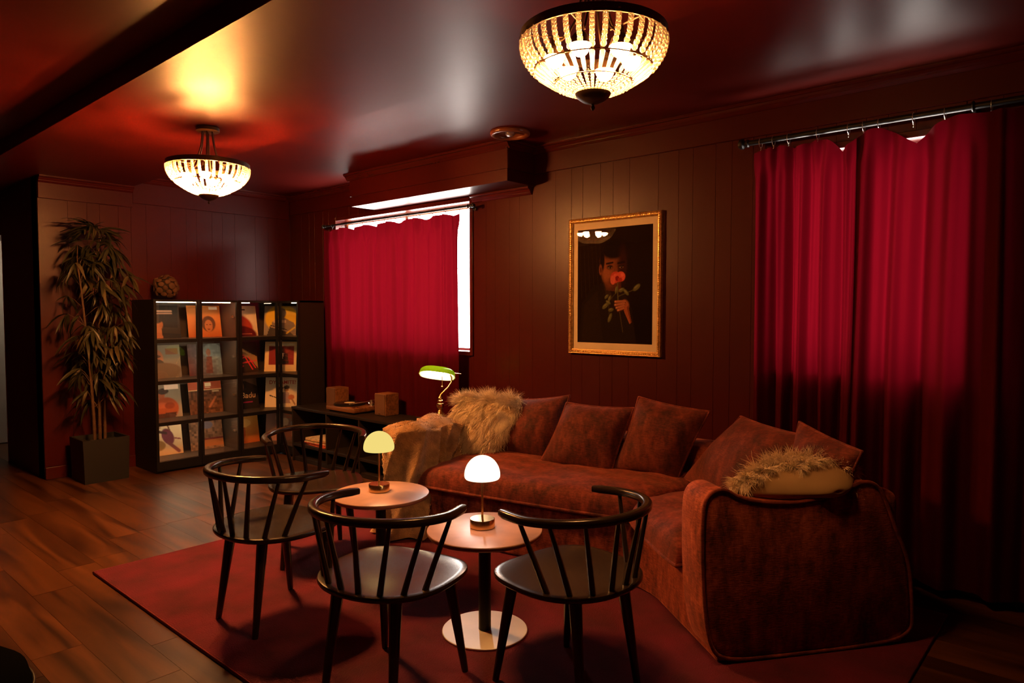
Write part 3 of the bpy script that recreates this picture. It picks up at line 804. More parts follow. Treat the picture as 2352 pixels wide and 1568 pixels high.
# ------------------------------------------------------------------ chandeliers
def bowl(t):     # t 0 at ring, 1 at the bottom plate -> (r, z relative to ceiling band)
    pts = [(0, .243, -.222), (.12, .246, -.245), (.30, .237, -.280), (.48, .208, -.316), (.52, .198, -.326), (.72, .142, -.362), (.76, .130, -.368), (.9, .088, -.386), (1., .058, -.394)]
    for a, b2 in zip(pts, pts[1:]):
        if t <= b2[0]:
            k = (t-a[0])/(b2[0]-a[0]); return a[1]+(b2[1]-a[1])*k, a[2]+(b2[2]-a[2])*k
    return pts[-1][1], pts[-1][2]
bead_me = MB().sphere((0, 0, 0), .0098, 8, 6).mesh('bead', M['crystal'], True)
def chandelier(x, y, bulbm, label, split_beads, rot):
    root = empty('chandelier', (x, y, ZA), rot); tag(root, label, 'chandelier', 'crystal bead chandeliers'); root.scale = (.92, .92, 1.0)
    m = MB(); m.lathe([(.066, -.0005), (.071, -.004), (.071, -.022), (.066, -.026), (.0005, -.027)], 36, cap1=False); m.build('canopy', M['bronze'], root, smooth='auto')
    NB = 6
    for k in range(NB):
        a = 2*math.pi*(k+.25)/NB; c, s = math.cos(a), math.sin(a)
        prof = [(.034, -.027), (.036, -.06), (.044, -.11), (.062, -.17), (.086, -.212), (.108, -.230), (.130, -.238)]
        m = MB(); m.tube([(r*c, r*s, z) for r, z in prof], .0042, 8); m.build('arm', M['bronze'], root, smooth='auto')
        m = MB(); mt = Matrix.Translation((.133*c, .133*s, -.286)); m.lathe([(.006, .056), (.012, .058), (.013, .040), (.018, .036), (.030, .024), (.0375, .004), (.0385, .000), (.0365, .002), (.029, .0225), (.0125, .0335)], 18, mt); so_ = m.build('socket', M['bronze'], root, smooth='auto')  # socket rim flared over the bulb to hold light off the ceiling
        m = MB(); m.sphere((.133*c, .133*s, -.286), .0325, 14, 9, (1, 1, 1.02)); m.build('bulb', bulbm, so_, smooth=True)
        a2 = 2*math.pi*(k+.25)/NB
        m = MB(); m.tube([(.086*c, .086*s, -.2225), (.240*c, .240*s, -.2225)], .0025, 6); m.build('spoke', M['bronze'], root)
    m = MB(); m.lathe([(.250, -.234), (.250, -.208), (.247, -.206), (.244, -.208), (.244, -.234)], 64, cap0=False, cap1=False)
    n = 64; 
    for k in range(n): m.f.append((k, (k+1) % n, 4*n+(k+1) % n, 4*n+k))
    m.build('ring', M['bronze'], root, smooth='auto')
    for t, rr in ((.50, .0022), (.74, .002)):
        r, z = bowl(t); m = MB(); m.tube([((r-.004)*math.cos(q), (r-.004)*math.sin(q), z) for q in [i*6.2832/48 for i in range(48)]], rr, 5, closed=True); m.build('hoop', M['brass'], root, smooth=True)
    NS = 37
    for k in range(NS):
        a = 2*math.pi*k/NS; c, s = math.cos(a), math.sin(a)
        P = lambda t: ((bowl(t)[0])*c, (bowl(t)[0])*s, bowl(t)[1])
        m = MB()
        m.tube([P(0), P(.2), P(.45)], .0009, 4)
        # glass prism bar
        p0, p1 = Vector(P(.51)), Vector(P(.73)); m.tube([p0, p0.lerp(p1, .08), p0.lerp(p1, .92), p1], [.003, .0085, .0058, .003], 6)
        for q in range(6): m.sphere(P(.765+.043*q), .0068-.0005*q, 6, 4)
        nlow = len(m.f)
        beads = [P(.032+.0605*q) for q in range(8)]
        if not split_beads:
            for pb in beads: m.sphere(pb, .0100, 7, 5)
        me_ = bpy.data.meshes.new('crystal_strand'); me_.from_pydata(m.v, [], m.f); me_.materials.append(M['crystal']); me_.materials.append(M['crystal2'])
        me_.polygons.foreach_set('use_smooth', [True]*len(m.f)); me_.polygons.foreach_set('material_index', [1 if i < nlow else 0 for i in range(len(m.f))])
        st = mkobj('crystal_strand', me_, root)
        if split_beads:
            for pb in beads:
                o = mkobj('bead', bead_me, st); o.location = pb
    m = MB(); m.lathe([(.060, -.392), (.062, -.395), (.056, -.405), (.038, -.418), (.016, -.426), (.0005, -.428)], 32, cap1=False); m.build('bottom_plate', M['bronze'], root, smooth='auto')
    m = MB(); m.lathe([(.007, -.425), (.0035, -.431), (.008, -.437), (.0065, -.443), (.0005, -.448)], 14, cap1=False); m.build('finial', M['bronze'], root, smooth='auto')
    m = MB(); m.tube([(0, 0, -.027), (0, 0, -.394)], .004, 8); m.build('centre_rod', M['bronze'], root)
    return root
chandelier(-4.07, 1.905, M['bulb1'], 'crystal bead chandelier hanging far off in front of the record cabinets', False, .2)
chandelier(-1.275, 1.83, M['bulb2'], 'large near crystal bead chandelier cut off at the top of the photograph', True, .55)

# ------------------------------------------------------------------ recessed ceiling light
rl = empty('recessed_light', (-3.045, 3.43, ZC)); tag(rl, 'round brown recessed ceiling light beside the soffit corner', 'ceiling light')
m = MB(); m.tube([(.115*math.cos(t), .115*math.sin(t), -.012) for t in [k*6.2832/48 for k in range(48)]], .017, 10, closed=True); m.build('trim_ring', M['copper'], rl, smooth=True)
m = MB(); m.lathe([(.105, -.012), (.085, -.004), (.06, -.0015), (.0005, -.0012)], 32, cap0=False, cap1=False); m.build('reflector', M['copper'], rl, smooth=True)
m = MB(); m.lathe([(.03, -.002), (.03, -.02), (.02, -.03), (.0005, -.033)], 20, cap1=False); m.build('lamp_face', M['steel'], rl, smooth='auto')

# ------------------------------------------------------------------ record cabinets
XB, XC = XF+.02, -6.016          # back and front planes along the far wall
CT = 1.46; SHZ = [.097, .426, .776, 1.125, CT]
def cab_shelves(root, x0, x1, y0, y1, zs, name='shelf'):
    for z in zs: MB().box(x0, x1, y0, y1, z-.016, z).build(name, M['cabinner'], root, bevel=.001, segs=1)
def cabinet_far():
    y0, y1 = 2.335, 3.072
    root = empty('glass_cabinet', (XC, (y0+y1)/2, 0)); tag(root, 'black two-door glass display cabinet of album covers beside the plant', 'cabinet', 'black glass record cabinets')
    k = lambda o: keep(o, root); t = .018; xf = XC-.022
    k(MB().box(XB, xf, y0, y0+t, .0, CT).build('side_panel', M['blackwood'], root)); k(MB().box(XB, xf, y1-t, y1, .0, CT).build('side_panel', M['cabinner'], root))
    k(MB().box(XB, xf, y0+t, y1-t, CT-.018, CT).build('top_panel', M['blackwood'], root)); k(MB().box(XB, XB+.008, y0+t, y1-t, .02, CT-.018).build('back_panel', M['cabinner'], root))
    k(MB().box(XB+.01, xf-.02, y0+t, y1-t, .0, .08).build('plinth', M['blackwood'], root))
    for z in SHZ[:4]: k(MB().box(XB+.009, xf-.004, y0+t, y1-t, z-.016, z).build('shelf', M['cabinner'], root))
    for z in SHZ[1:]: k(MB().box(xf-.030, xf-.018, y0+t+.01, y1-t-.04, z-.0245, z-.0185).build('light_strip', M['led'], root))
    ym = (y0+y1)/2+.01
    for a, c in ((y0, ym-.0015), (ym+.0015, y1)):
        fm = MB(); w = .022
        fm.box(xf+.001, XC, a, a+w, .02, CT); fm.box(xf+.001, XC, c-w, c, .02, CT); fm.box(xf+.001, XC, a+w, c-w, .02, .095); fm.box(xf+.001, XC, a+w, c-w, CT-.018, CT)
        d = k(fm.build('door', M['blackmetal'], root))
        for i in range(4):
            z0 = SHZ[i]; z1 = SHZ[i+1]-.004 if i < 3 else CT-.018
            g = MB().box(xf+.008, xf+.012, a+w, c-w, z0+.0, z1).build('pane', M['glass'], d)
        for i in range(1, 4):
            g = MB().box(xf+.004, xf+.016, a+w, c-w, SHZ[i]-.030, SHZ[i]-.001).build('glazing_bar', M['blackmetal'], d)
    for z in (.27, .60, .95, 1.31):
        h = MB(); h.box(xf-.062, xf-.015, y1-t-.014, y1-t-.0005, z-.008, z+.008); h.tube([(xf-.055, y1-t-.016, z), (xf-.02, y1-t-.02, z+.012)], .004, 6)
        k(h.build('hinge', M['steel'], root))
    return root
cabinet_far()
def cabinet_corner():
    y0, y1 = 3.076, 3.462; x1 = -5.675; t = .018
    root = empty('corner_cabinet', (XC, y1, 0)); tag(root, 'black corner glass cabinet of album covers next to the first curtain', 'cabinet', 'black glass record cabinets')
    k = lambda o: keep(o, root); xf = XC-.022; yb = YW-.155; yf = y1+.022
    k(MB().box(XB, xf, y0, y0+t, 0, CT).build('side_panel', M['cabinner'], root))
    k(MB().box(x1-t, x1, yf, yb+.005, 0, CT).build('side_panel', M['blackwood'], root))
    fp = [(XB, y0+t), (xf, y0+t), (xf, yf), (x1-t, yf), (x1-t, yb), (XB, yb)]
    for z in SHZ[:4]: k(MB().prism(fp, z-.016, z).build('shelf', M['cabinner'], root))
    k(MB().prism([(XB, y0), (xf, y0), (xf, yf), (x1, yf), (x1, yb), (XB, yb)], CT-.0175, CT).build('top_panel', M['blackwood'], root))
    k(MB().box(XB, XB+.008, y0+t, yb, .02, CT-.02).build('back_panel', M['cabinner'], root)); k(MB().box(XB+.008, x1-t, yb-.008, yb, .02, CT-.02).build('back_panel', M['cabinner'], root))
    k(MB().prism([(XB+.02, y0+t), (xf-.02, y0+t), (xf-.02, yf+.02), (x1-t, yf+.02), (x1-t, yb-.03), (XB+.02, yb-.03)], 0, .078).build('plinth', M['blackwood'], root))
    for z in SHZ[1:]:
        k(MB().box(xf-.030, xf-.018, y0+t+.01, y0+.12, z-.0245, z-.0185).build('light_strip', M['led'], root))
        k(MB().box(xf+.20, x1-t-.02, yf+.012, yf+.022, z-.0245, z-.0185).build('light_strip', M['led'], root))
    w = .022
    def door(ax, a, c):
        f_ = MB(); 
        def bx(m, p, q, z0, z1, u0, u1):
            if ax == 'y': m.box(xf+.001+u0, xf+.001+u1, p, q, z0, z1)
            else: m.box(p, q, y1+.021-u1, y1+.021-u0, z0, z1)
            return m
        bx(f_, a, a+w, .02, CT, 0, .021); bx(f_, c-w, c, .02, CT, 0, .021); bx(f_, a+w, c-w, .02, .095, 0, .021); bx(f_, a+w, c-w, CT-.018, CT, 0, .021)
        d = k(f_.build('door', M['blackmetal'], root))
        for i in range(4):
            z0 = SHZ[i]; z1 = SHZ[i+1]-.004 if i < 3 else CT-.018
            g = bx(MB(), a+w, c-w, z0, z1, .007, .011).build('pane', M['glass'], d)
        for i in range(1, 4):
            g = bx(MB(), a+w, c-w, SHZ[i]-.030, SHZ[i]-.001, .003, .015).build('glazing_bar', M['blackmetal'], d)
    door('y', y0, y1-.002); door('x', XC+.002, x1)
cabinet_corner()

# ------------------------------------------------------------------ album covers (generic printed designs)
class Paint:
    def __init__(s, n=44, bgc=(.5, .5, .5), m=None):
        s.n = n; s.m = m or n; y, x = np.mgrid[0:s.m, 0:n]; s.x = x/(n-1); s.y = 1-y/(s.m-1)
        s.a = np.zeros((s.m, n, 3)); s.a[:] = bgc
    def blend(s, mask, c):
        s.a = s.a*(1-mask[..., None])+np.array(c)*mask[..., None]; return s
    def ell(s, cx, cy, rx, ry, c, rot=0, soft=.12):
        t = R(rot); dx, dy = s.x-cx, s.y-cy; u = (dx*math.cos(t)+dy*math.sin(t))/rx; w = (-dx*math.sin(t)+dy*math.cos(t))/ry
        return s.blend(np.clip((1-np.hypot(u, w))/soft+.5, 0, 1), c)
    def rect(s, x0, x1, y0, y1, c): return s.blend(((s.x >= x0) & (s.x <= x1) & (s.y >= y0) & (s.y <= y1)).astype(float), c)
    def poly(s, pts, c):
        ins = np.zeros(s.x.shape, bool); k = len(pts)
        for i in range(k):
            (x0, y0), (x1, y1) = pts[i], pts[(i+1) % k]
            if y0 == y1: continue
            cnd = ((s.y >= min(y0, y1)) & (s.y < max(y0, y1)) & (s.x < (x1-x0)*(s.y-y0)/(y1-y0)+x0)); ins ^= cnd
        return s.blend(ins.astype(float), c)
    def line(s, x0, y0, x1, y1, w, c):
        dx, dy = x1-x0, y1-y0; L2 = dx*dx+dy*dy; t = np.clip(((s.x-x0)*dx+(s.y-y0)*dy)/L2, 0, 1)
        d = np.hypot(s.x-x0-t*dx, s.y-y0-t*dy); return s.blend(np.clip((w-d)/(w*.5)+.5, 0, 1), c)
    def grad(s, c0, c1, ang=90):
        t = np.clip(s.x*math.cos(R(ang))+s.y*math.sin(R(ang)), 0, 1)[..., None]; s.a = np.array(c0)*(1-t)+np.array(c1)*t; return s
    def noise(s, k, seed=0, cell=3):
        rs = np.random.RandomState(seed); g = rs.uniform(1-k, 1+k, (s.m//cell+2, s.n//cell+2, 3 if k > .5 else 1))
        s.a = np.clip(s.a*np.kron(g, np.ones((cell, cell, 1)))[:s.m, :s.n], 0, 1); return s
    def mesh(s, name, w, h, th, mat):
        V = []; F = []; n, mm = s.n, s.m
        for j in range(mm):
            for i in range(n): V.append((w*(i/(n-1)-.5), 0, h*(1-j/(mm-1))))
        for j in range(mm-1):
            for i in range(n-1):
                a = j*n+i; F.append((a, a+n, a+n+1, a+1))
        cols = s.a.reshape(-1, 3)
        b0 = len(V); V += [(w*q, th, h*z) for z in (0, 1) for q in (-.5, .5)]
        tl, tr, bl, br = 0, n-1, (mm-1)*n, mm*n-1
        F += [(b0, b0+1, b0+3, b0+2), (bl, b0, b0+2, tl), (br, tr, b0+3, b0+1), (tl, b0+2, b0+3, tr), (bl, br, b0+1, b0)]
        me = bpy.data.meshes.new(name); me.from_pydata(V, [], F)
        at = me.color_attributes.new('print', 'FLOAT_COLOR', 'POINT')
        full = np.ones((len(V), 4)); full[:len(cols), :3] = cols; full[len(cols):, :3] = (.35, .28, .2)
        at.data.foreach_set('color', full.ravel().astype(np.float32)); me.materials.append(mat); return me
def text_on(parent, txt, x, z, size, col, name='lettering', font_shear=0.):
    cu = bpy.data.curves.new('t', 'FONT'); cu.body = txt; cu.size = size; cu.align_x = 'LEFT'; cu.shear = font_shear; cu.offset = .0008; cu.resolution_u = 3
    to = bpy.data.objects.new('t', cu); COL.objects.link(to); dg = bpy.context.evaluated_depsgraph_get()
    me = bpy.data.meshes.new_from_object(to.evaluated_get(dg)); bpy.data.objects.remove(to)
    me.materials.clear(); me.materials.append(plain('ink_'+name, col, .5)); me.name = name
    o = mkobj(name, me, parent); o.location = (x, -.0012, z); o.rotation_euler = (R(90), 0, 0); return o
SK = (.36, .12, .045); SKD = (.16, .05, .02)
def covers():
    D_ = {}
    p = Paint(44, (.022, .016, .014)); p.rect(.30, .80, .80, .86, (.75, .45, .3)).rect(.30, .80, .74, .77, (.6, .35, .25)).ell(.36, .42, .16, .2, (.32, .11, .04)).ell(.33, .55, .18, .1, (.03, .018, .012)).poly([(.22, 0), (.50, 0), (.46, .3), (.3, .32)], (.34, .12, .05)); D_[0, 0] = (p, 'dark album cover with a man in profile and a pale title strip')
    p = Paint(44).grad((.42, .10, .02), (.62, .24, .06)); p.rect(.05, .7, .93, .97, (.5, .2, .05)).rect(.66, .93, .88, .97, (.8, .68, .6)).ell(.62, .42, .21, .25, (.10, .04, .02)).ell(.62, .36, .12, .19, (.42, .14, .05)).ell(.57, .40, .03, .015, (.06, .02, .01)).ell(.67, .40, .03, .015, (.06, .02, .01)).ell(.62, .25, .045, .02, (.18, .04, .02)); D_[0, 1] = (p, 'orange album cover with a portrait framed by round dark hair')
    p = Paint(44, (.80, .62, .42)); p.ell(.30, .22, .55, .50, (.45, .05, .02)).ell(.34, .02, .62, .33, (.10, .008, .006)).line(.1, .86, .62, .87, .025, (.04, .02, .01)).line(.2, .08, .8, .06, .012, (.5, .15, .08)); D_[0, 2] = (p, 'cream album cover with a big rounded red figure')
    p = Paint(44, (.30, .24, .19)); p.ell(.55, .58, .52, .46, (.80, .50, .02)).ell(.55, .76, .13, .17, (.20, .15, .11)).poly([(.25, .45), (.5, .62), (.6, .62), (.95, .42), (1, .0), (.15, .0)], (.24, .17, .12)).poly([(.2, .36), (.7, .22), (.95, 0), (.1, 0)], (.05, .035, .025)).line(.22, .30, .75, .14, .02, (.36, .24, .17)).line(.72, .08, .97, .28, .022, (.8, .5, .04)).rect(.3, .68, .42, .52, (.62, .42, .28)); D_[0, 3] = (p, 'grey album cover with a yellow disc behind a bald figure')
    p = Paint(44).grad((.14, .10, .07), (.22, .21, .17)); p.ell(.3, .62, .22, .26, (.38, .15, .07)).ell(.28, .66, .18, .05, (.10, .05, .03)).ell(.34, .42, .2, .16, (.06, .05, .04)).ell(.5, .22, .5, .24, (.12, .08, .05)).rect(.6, .95, .72, .9, (.22, .10, .05)); D_[1, 0] = (p, 'greenish grey album cover with a bearded man close up')
    p = Paint(44).grad((.09, .02, .02), (.13, .17, .19), 20); p.ell(.75, .75, .3, .25, (.20, .26, .28)).ell(.62, .72, .07, .12, (.30, .14, .09)).poly([(.5, .05), (.55, .6), (.7, .6), (.72, .05)], (.13, .05, .04)).noise(.2, 3); D_[1, 1] = (p, 'cloudy blue and dark red album cover with a faint figure')
    p = Paint(44, (.04, .022, .014)); p.poly([(.0, .95), (.25, .98), (1, .5), (1, .1), (.75, .45), (.2, .7)], (.34, .19, .08)).poly([(.1, .93), (.25, .95), (.8, .6), (.7, .6)], (.75, .5, .22))
    for (a, b2, c, d) in ((.2, .42, .55, .58), (.2, .36, .6, .52), (.2, .28, .95, .38), (.6, .5, .8, .1), (.7, .5, .9, .15), (.3, .1, .5, .22)): p.line(a, b2, c, d, .018, (.70, .04, .05))
    D_[1, 2] = (p, 'dark album cover with a gold light beam and red scribbles')
    p = Paint(44, (.80, .55, .27)); p.rect(.12, .92, .22, .86, (.26, .015, .012)).ell(.52, .90, .42, .05, (.85, .72, .5)).ell(.55, .72, .06, .09, (.10, .02, .015)).poly([(.35, .24), (.40, .60), (.55, .66), (.72, .60), (.76, .24)], (.035, .012, .010)).poly([(.50, .62), (.61, .62), (.56, .42)], (.75, .5, .36)).rect(.12, .92, .14, .155, (.15, .06, .03)).rect(.4, .55, .07, .09, (.1, .04, .02)); D_[1, 3] = (p, 'cream album cover with a red panel and a man in a dinner jacket')
    p = Paint(44).grad((.30, .22, .15), (.24, .22, .18)); p.ell(.44, .72, .11, .15, (.34, .10, .04)).ell(.50, .80, .16, .09, (.04, .025, .02)).ell(.55, .28, .36, .34, (.34, .07, .02)).ell(.45, .38, .17, .09, (.42, .10, .035)).ell(.66, .36, .14, .1, (.24, .045, .015)).poly([(.2, 0), (.8, 0), (.85, .16), (.2, .12)], (.08, .03, .02)).rect(.55, .95, .84, .98, (.80, .66, .58)); D_[2, 0] = (p, 'grey album cover with a bare-chested figure and a white sticker')
    p = Paint(44, (.12, .045, .02)); p.noise(.5, 5, 3).rect(0, 1, .76, 1, (.42, .09, .04)).rect(0, 1, .73, .755, (.78, .5, .26)).rect(.50, .68, .86, .96, (.85, .72, .5)).rect(.5, .66, .80, .83, (.85, .6, .4)).rect(.7, .92, .66, .72, (.5, .36, .24)).line(.6, .2, .8, .5, .03, (.36, .12, .05)); D_[2, 1] = (p, 'brown album cover crowded with figures under a red band')
    p = Paint(44, (.020, .013, .010)); p.ell(.34, .76, .2, .24, (.40, .17, .08)).ell(.36, .8, .1, .1, (.52, .26, .13)).poly([(.2, .4), (.48, .4), (.36, .62), (.2, .62)], (.40, .13, .05)).poly([(.3, 1), (1, 1), (1, .72), (.66, .9)], (.14, .08, .05)); D_[2, 2] = (p, 'black album cover with a face and loose yellow lettering')
    p = Paint(44, (.84, .64, .42)); p.ell(.48, .58, .075, .09, (.36, .16, .08)).ell(.48, .635, .085, .06, (.03, .02, .015)).ell(.66, .60, .075, .09, (.36, .16, .08)).ell(.67, .66, .095, .065, (.03, .018, .012)).poly([(.12, .42), (.4, .32), (.42, .5), (.56, .5), (.58, .1), (.36, .12), (.4, .28), (.14, .38)], (.04, .035, .03)).poly([(.56, .5), (.74, .5), (.80, .12), (.56, .12)], (.42, .26, .26)).ell(.82, .33, .10, .09, (.55, .17, .07)).line(.86, .24, .95, .08, .025, (.4, .2, .1)); D_[2, 3] = (p, 'cream album cover with two cartoon people and red lettering')
    p = Paint(44).grad((.50, .28, .12), (.86, .72, .5)); p.ell(.60, .55, .16, .26, (.16, .035, .06), 20).line(.36, .72, .55, .66, .04, (.05, .02, .02)).line(.66, .74, .6, .94, .022, (.2, .08, .05)).line(.62, .35, .88, .08, .05, (.18, .05, .05)).line(.8, .48, .95, .44, .02, (.24, .05, .07)).ell(.3, .3, .22, .16, (.30, .16, .05)).line(.22, .82, .42, .84, .015, (.25, .1, .06)); D_[3, 0] = (p, 'cream album cover with a dancing figure in purple')
    p = Paint(44, (.20, .10, .055)); p.noise(.5, 8, 3).ell(.55, .75, .16, .12, (.16, .13, .18)).rect(.4, 1, .08, .28, (.40, .13, .04)).rect(.35, 1, .30, .34, (.16, .02, .02)); D_[3, 1] = (p, 'busy multicoloured album cover on the bottom shelf')
    p = Paint(44).grad((.50, .12, .025), (.85, .46, .10)); p.ell(.42, .40, .14, .3, (.40, .09, .02)).ell(.30, .30, .14, .1, (.62, .34, .12)).ell(.5, .66, .25, .14, (.9, .55, .16)).rect(.3, .62, .94, .96, (.1, .05, .02)); D_[3, 2] = (p, 'glowing orange album cover with a standing shadow')
    p = Paint(44, (.34, .20, .17)); p.ell(.42, .78, .12, .14, (.62, .36, .24)).ell(.6, .62, .12, .14, (.80, .62, .44)).poly([(.3, 0), (.32, .6), (.55, .6), (.58, 0)], (.46, .20, .17)).poly([(.58, .0), (.6, .5), (.8, .5), (.85, 0)], (.13, .05, .04)).line(.62, .88, .95, .84, .02, (.55, .12, .08)).line(.65, .78, .95, .75, .02, (.55, .12, .08)).line(.82, .6, .95, .1, .04, (.34, .36, .42)); D_[3, 3] = (p, 'mauve album cover with several figures and red writing')
    return D_
CV = covers(); LPW = .305; ROWN = ['on the top shelf', 'on the second shelf', 'on the third shelf', 'on the bottom shelf']
cols = [(-6.325, 2.512, 90, 'by the plant'), (-6.325, 2.885, 90, ''), (-6.325, 3.243, 90, ''), (-6.185, 3.585, 45, 'in the corner')]
for (r_, c_), (p, lab) in CV.items():
    x, y, a, _ = cols[c_]; z = SHZ[3-r_]+.001
    me = p.mesh('album_cover', LPW, LPW*.955, .004, M['print'])
    o = mkobj('album_cover', me); o.location = (x+.05*math.sin(R(a)), y-.05*math.cos(R(a)), z); o.rotation_euler = (R(-10), 0, R(a)); o.rotation_mode = 'XYZ'
    tag(o, lab if 'shelf' in lab or len(lab.split()) > 11 else lab+' '+ROWN[r_], 'album', 'album covers displayed in the cabinets')
    if (r_, c_) == (2, 2):
        text_on(o, 'Badu', -.025, .105, .075, (.75, .45, .22), font_shear=.15); text_on(o, 'an', -.145, .105, .05, (.6, .4, .25)); text_on(o, 'Live...', -.04, .06, .03, (.35, .01, .10), font_shear=.2) if False else None
        ln = MB().box(-.045, .09, -.0015, -.001, .058, .070).build('title_stripe', plain('magenta_ink', (.30, .008, .09)), o)
    if (r_, c_) == (2, 3):
        text_on(o, 'DYNAMITE!', -.118, .226, .050, (.55, .03, .015))

# ------------------------------------------------------------------ decorative ball on the cabinet
bl = empty('decorative_ball', (-6.26, 2.536, CT+.001)); tag(bl, 'round ball of brown dried petals on top of the display cabinet', 'ornament')
m = MB(); m.sphere((0, 0, .115), .085, 16, 10); m.build('core', M['soil'], bl, smooth=True)
pm = MB(); pm.sphere((0, 0, 0), .038, 10, 6, (1, 1, .28)); petal_me = pm.mesh('petal', M['petal'], True)
for i in range(46):
    zz = 1-2*(i+.5)/46; rr = math.sqrt(1-zz*zz); an = i*2.39996; nrm = Vector((rr*math.cos(an), rr*math.sin(an), zz))
    if zz < -.85: continue
    o = mkobj('petal', petal_me, bl); o.location = Vector((0, 0, .115))+nrm*.094; o.rotation_mode = 'QUATERNION'
    q = nrm+Vector((random.uniform(-.5, .5), random.uniform(-.5, .5), random.uniform(-.3, .5))); o.rotation_quaternion = q.normalized().to_track_quat('Z', 'Y')
    s = random.uniform(.62, .92); o.scale = (s, s*random.uniform(.8, 1.1), s)

# ------------------------------------------------------------------ plant
pl = empty('potted_palm', (-6.225, 1.975, 0)); tag(pl, 'tall leafy cane palm in a square black planter by the far wall', 'plant')
m = MB(); h = .345
m.add([(-.155, -.16, 0), (.155, -.16, 0), (.155, .16, 0), (-.155, .16, 0), (-.16, -.17, h), (.16, -.17, h), (.16, .17, h), (-.16, .17, h)], [(0, 3, 2, 1), (0, 1, 5, 4), (1, 2, 6, 5), (2, 3, 7, 6), (3, 0, 4, 7)])
m.add([(-.145, -.155, h), (.145, -.155, h), (.145, .155, h), (-.145, .155, h), (-.145, -.155, h-.05), (.145, -.155, h-.05), (.145, .155, h-.05), (-.145, .155, h-.05)], [(0, 1, 5, 4), (1, 2, 6, 5), (2, 3, 7, 6), (3, 0, 4, 7)])
m.add([(-.16, -.17, h), (.16, -.17, h), (.16, .17, h), (-.16, .17, h), (-.145, -.155, h), (.145, -.155, h), (.145, .155, h), (-.145, .155, h)], [(0, 1, 5, 4), (1, 2, 6, 5), (2, 3, 7, 6), (3, 0, 4, 7)])
m.build('planter', M['pot'], pl)
MB().box(-.144, .144, -.154, .154, h-.06, h-.04).build('soil', M['soil'], pl)
def leaf_mesh(L, w, droop, mat):
    n = 6; V = []; F = []
    for i in range(n+1):
        t = i/n; ww = w*math.sin(math.pi*min(1, t*.92+.08))**.8*(1-.25*t)+.0008; y = L*t*(1-.1*droop*t); z = -droop*L*t*t*.55
        V += [(-ww, y, z+ww*.45), (0, y, z), (ww, y, z+ww*.45)]
    for i in range(n):
        a = i*3; F += [(a, a+1, a+4, a+3), (a+1, a+2, a+5, a+4)]
    me = bpy.data.meshes.new('leaf'); me.from_pydata(V, [], F); me.materials.append(mat); me.polygons.foreach_set('use_smooth', [True]*len(F)); return me
LM = [leaf_mesh(.21, .0165, .5, M['leaf']), leaf_mesh(.24, .015, .9, M['leaf']), leaf_mesh(.19, .0175, 1.3, M['leafdry']), leaf_mesh(.23, .016, .7, M['leaf'])]
rs = random.Random(21)
stems = [(-.02, .01, 1.72, .02, .02), (.05, -.05, 1.45, .03, -.10), (-.06, .06, 1.52, -.02, .10)]
def stem_at(st_, t): return Vector((st_[0]+st_[3]*t**1.6, st_[1]+st_[4]*t**1.6, h-.05+st_[2]*t))
for st_ in stems:
    m = MB(); m.tube([stem_at(st_, k/10) for k in range(11)], [.0125-.007*k/10 for k in range(11)], 8)
    for k in range(2, 22):
        p_ = stem_at(st_, k/24); m.tube([p_-Vector((0, 0, .003)), p_+Vector((0, 0, .003))], .0142-.006*k/24, 8)
    m.build('stem', M['stem'], pl, smooth='auto')
def crown_w(z):
    pts = [(.45, .08), (.62, .17), (.80, .17), (.95, .20), (1.15, .24), (1.35, .30), (1.55, .30), (1.72, .26), (1.88, .17), (2.0, .09), (2.12, .04)]
    for a_, b_ in zip(pts, pts[1:]):
        if z <= b_[0]: return a_[1]+(b_[1]-a_[1])*(z-a_[0])/(b_[0]-a_[0])
    return .03
leaves = []
for i in range(104):
    z = .60+1.45*(1-(1-rs.random())**1.0)**.62
    w_ = crown_w(z)*.80; ty = rs.uniform(-1, 1)*w_; tx = rs.uniform(-.10, .15)*(w_/.2)
    tip = Vector((tx, ty+.01, z)); st_ = min(stems, key=lambda q: (stem_at(q, min(1, max(0, (z-.1-h)/q[2])))-tip).length)
    t = min(1, max(.12, (z-.10-h+.05)/st_[2])); base = stem_at(st_, t)
    m = MB(); m.tube([base, base.lerp(tip, .6)+Vector((0, 0, .012)), tip], .0022, 5); m.build('petiole', M['stem'], pl)
    dv = (tip-base); an = math.atan2(dv.y, dv.x)+rs.uniform(-.5, .5)
    for j in range(6):
        fan = (j-2.5)*.46; yw = an+fan-math.pi/2; pt = -rs.uniform(.05, 1.0)+(.7 if z > 1.9 else 0.)
        s_ = rs.uniform(.62, 1.0); tipx = tip.x-math.sin(yw)*.22*s_
        if tipx < -.235: s_ *= .5
        if tip.y+math.cos(yw)*.2*s_ > .30 and z < 1.5: s_ *= .45
        leaves.append((tip, (pt, rs.uniform(-.5, .5), yw), s_, rs.choice([0, 0, 1, 1, 2, 3])))
leaves.sort(key=lambda q: -(q[0].x*.75-q[0].y*.3+.25*q[2]))
for (tip, ro, s_, k) in leaves[:300]:
    o = mkobj('leaf', LM[k], pl); o.location = tip; o.rotation_euler = ro; o.scale = (s_, s_, s_)
mm_ = MB()
from mathutils import Euler
for (tip, ro, s_, k) in leaves[300:]:
    mt = Matrix.Translation(tip) @ Euler(ro).to_matrix().to_4x4() @ Matrix.Scale(s_, 4)
    mm_.add([tuple(v_.co) for v_ in LM[k].vertices], [tuple(q.vertices) for q in LM[k].polygons], mt)
o = mm_.build('foliage', M['leaf'], pl, smooth=True); o['kind'] = 'stuff'

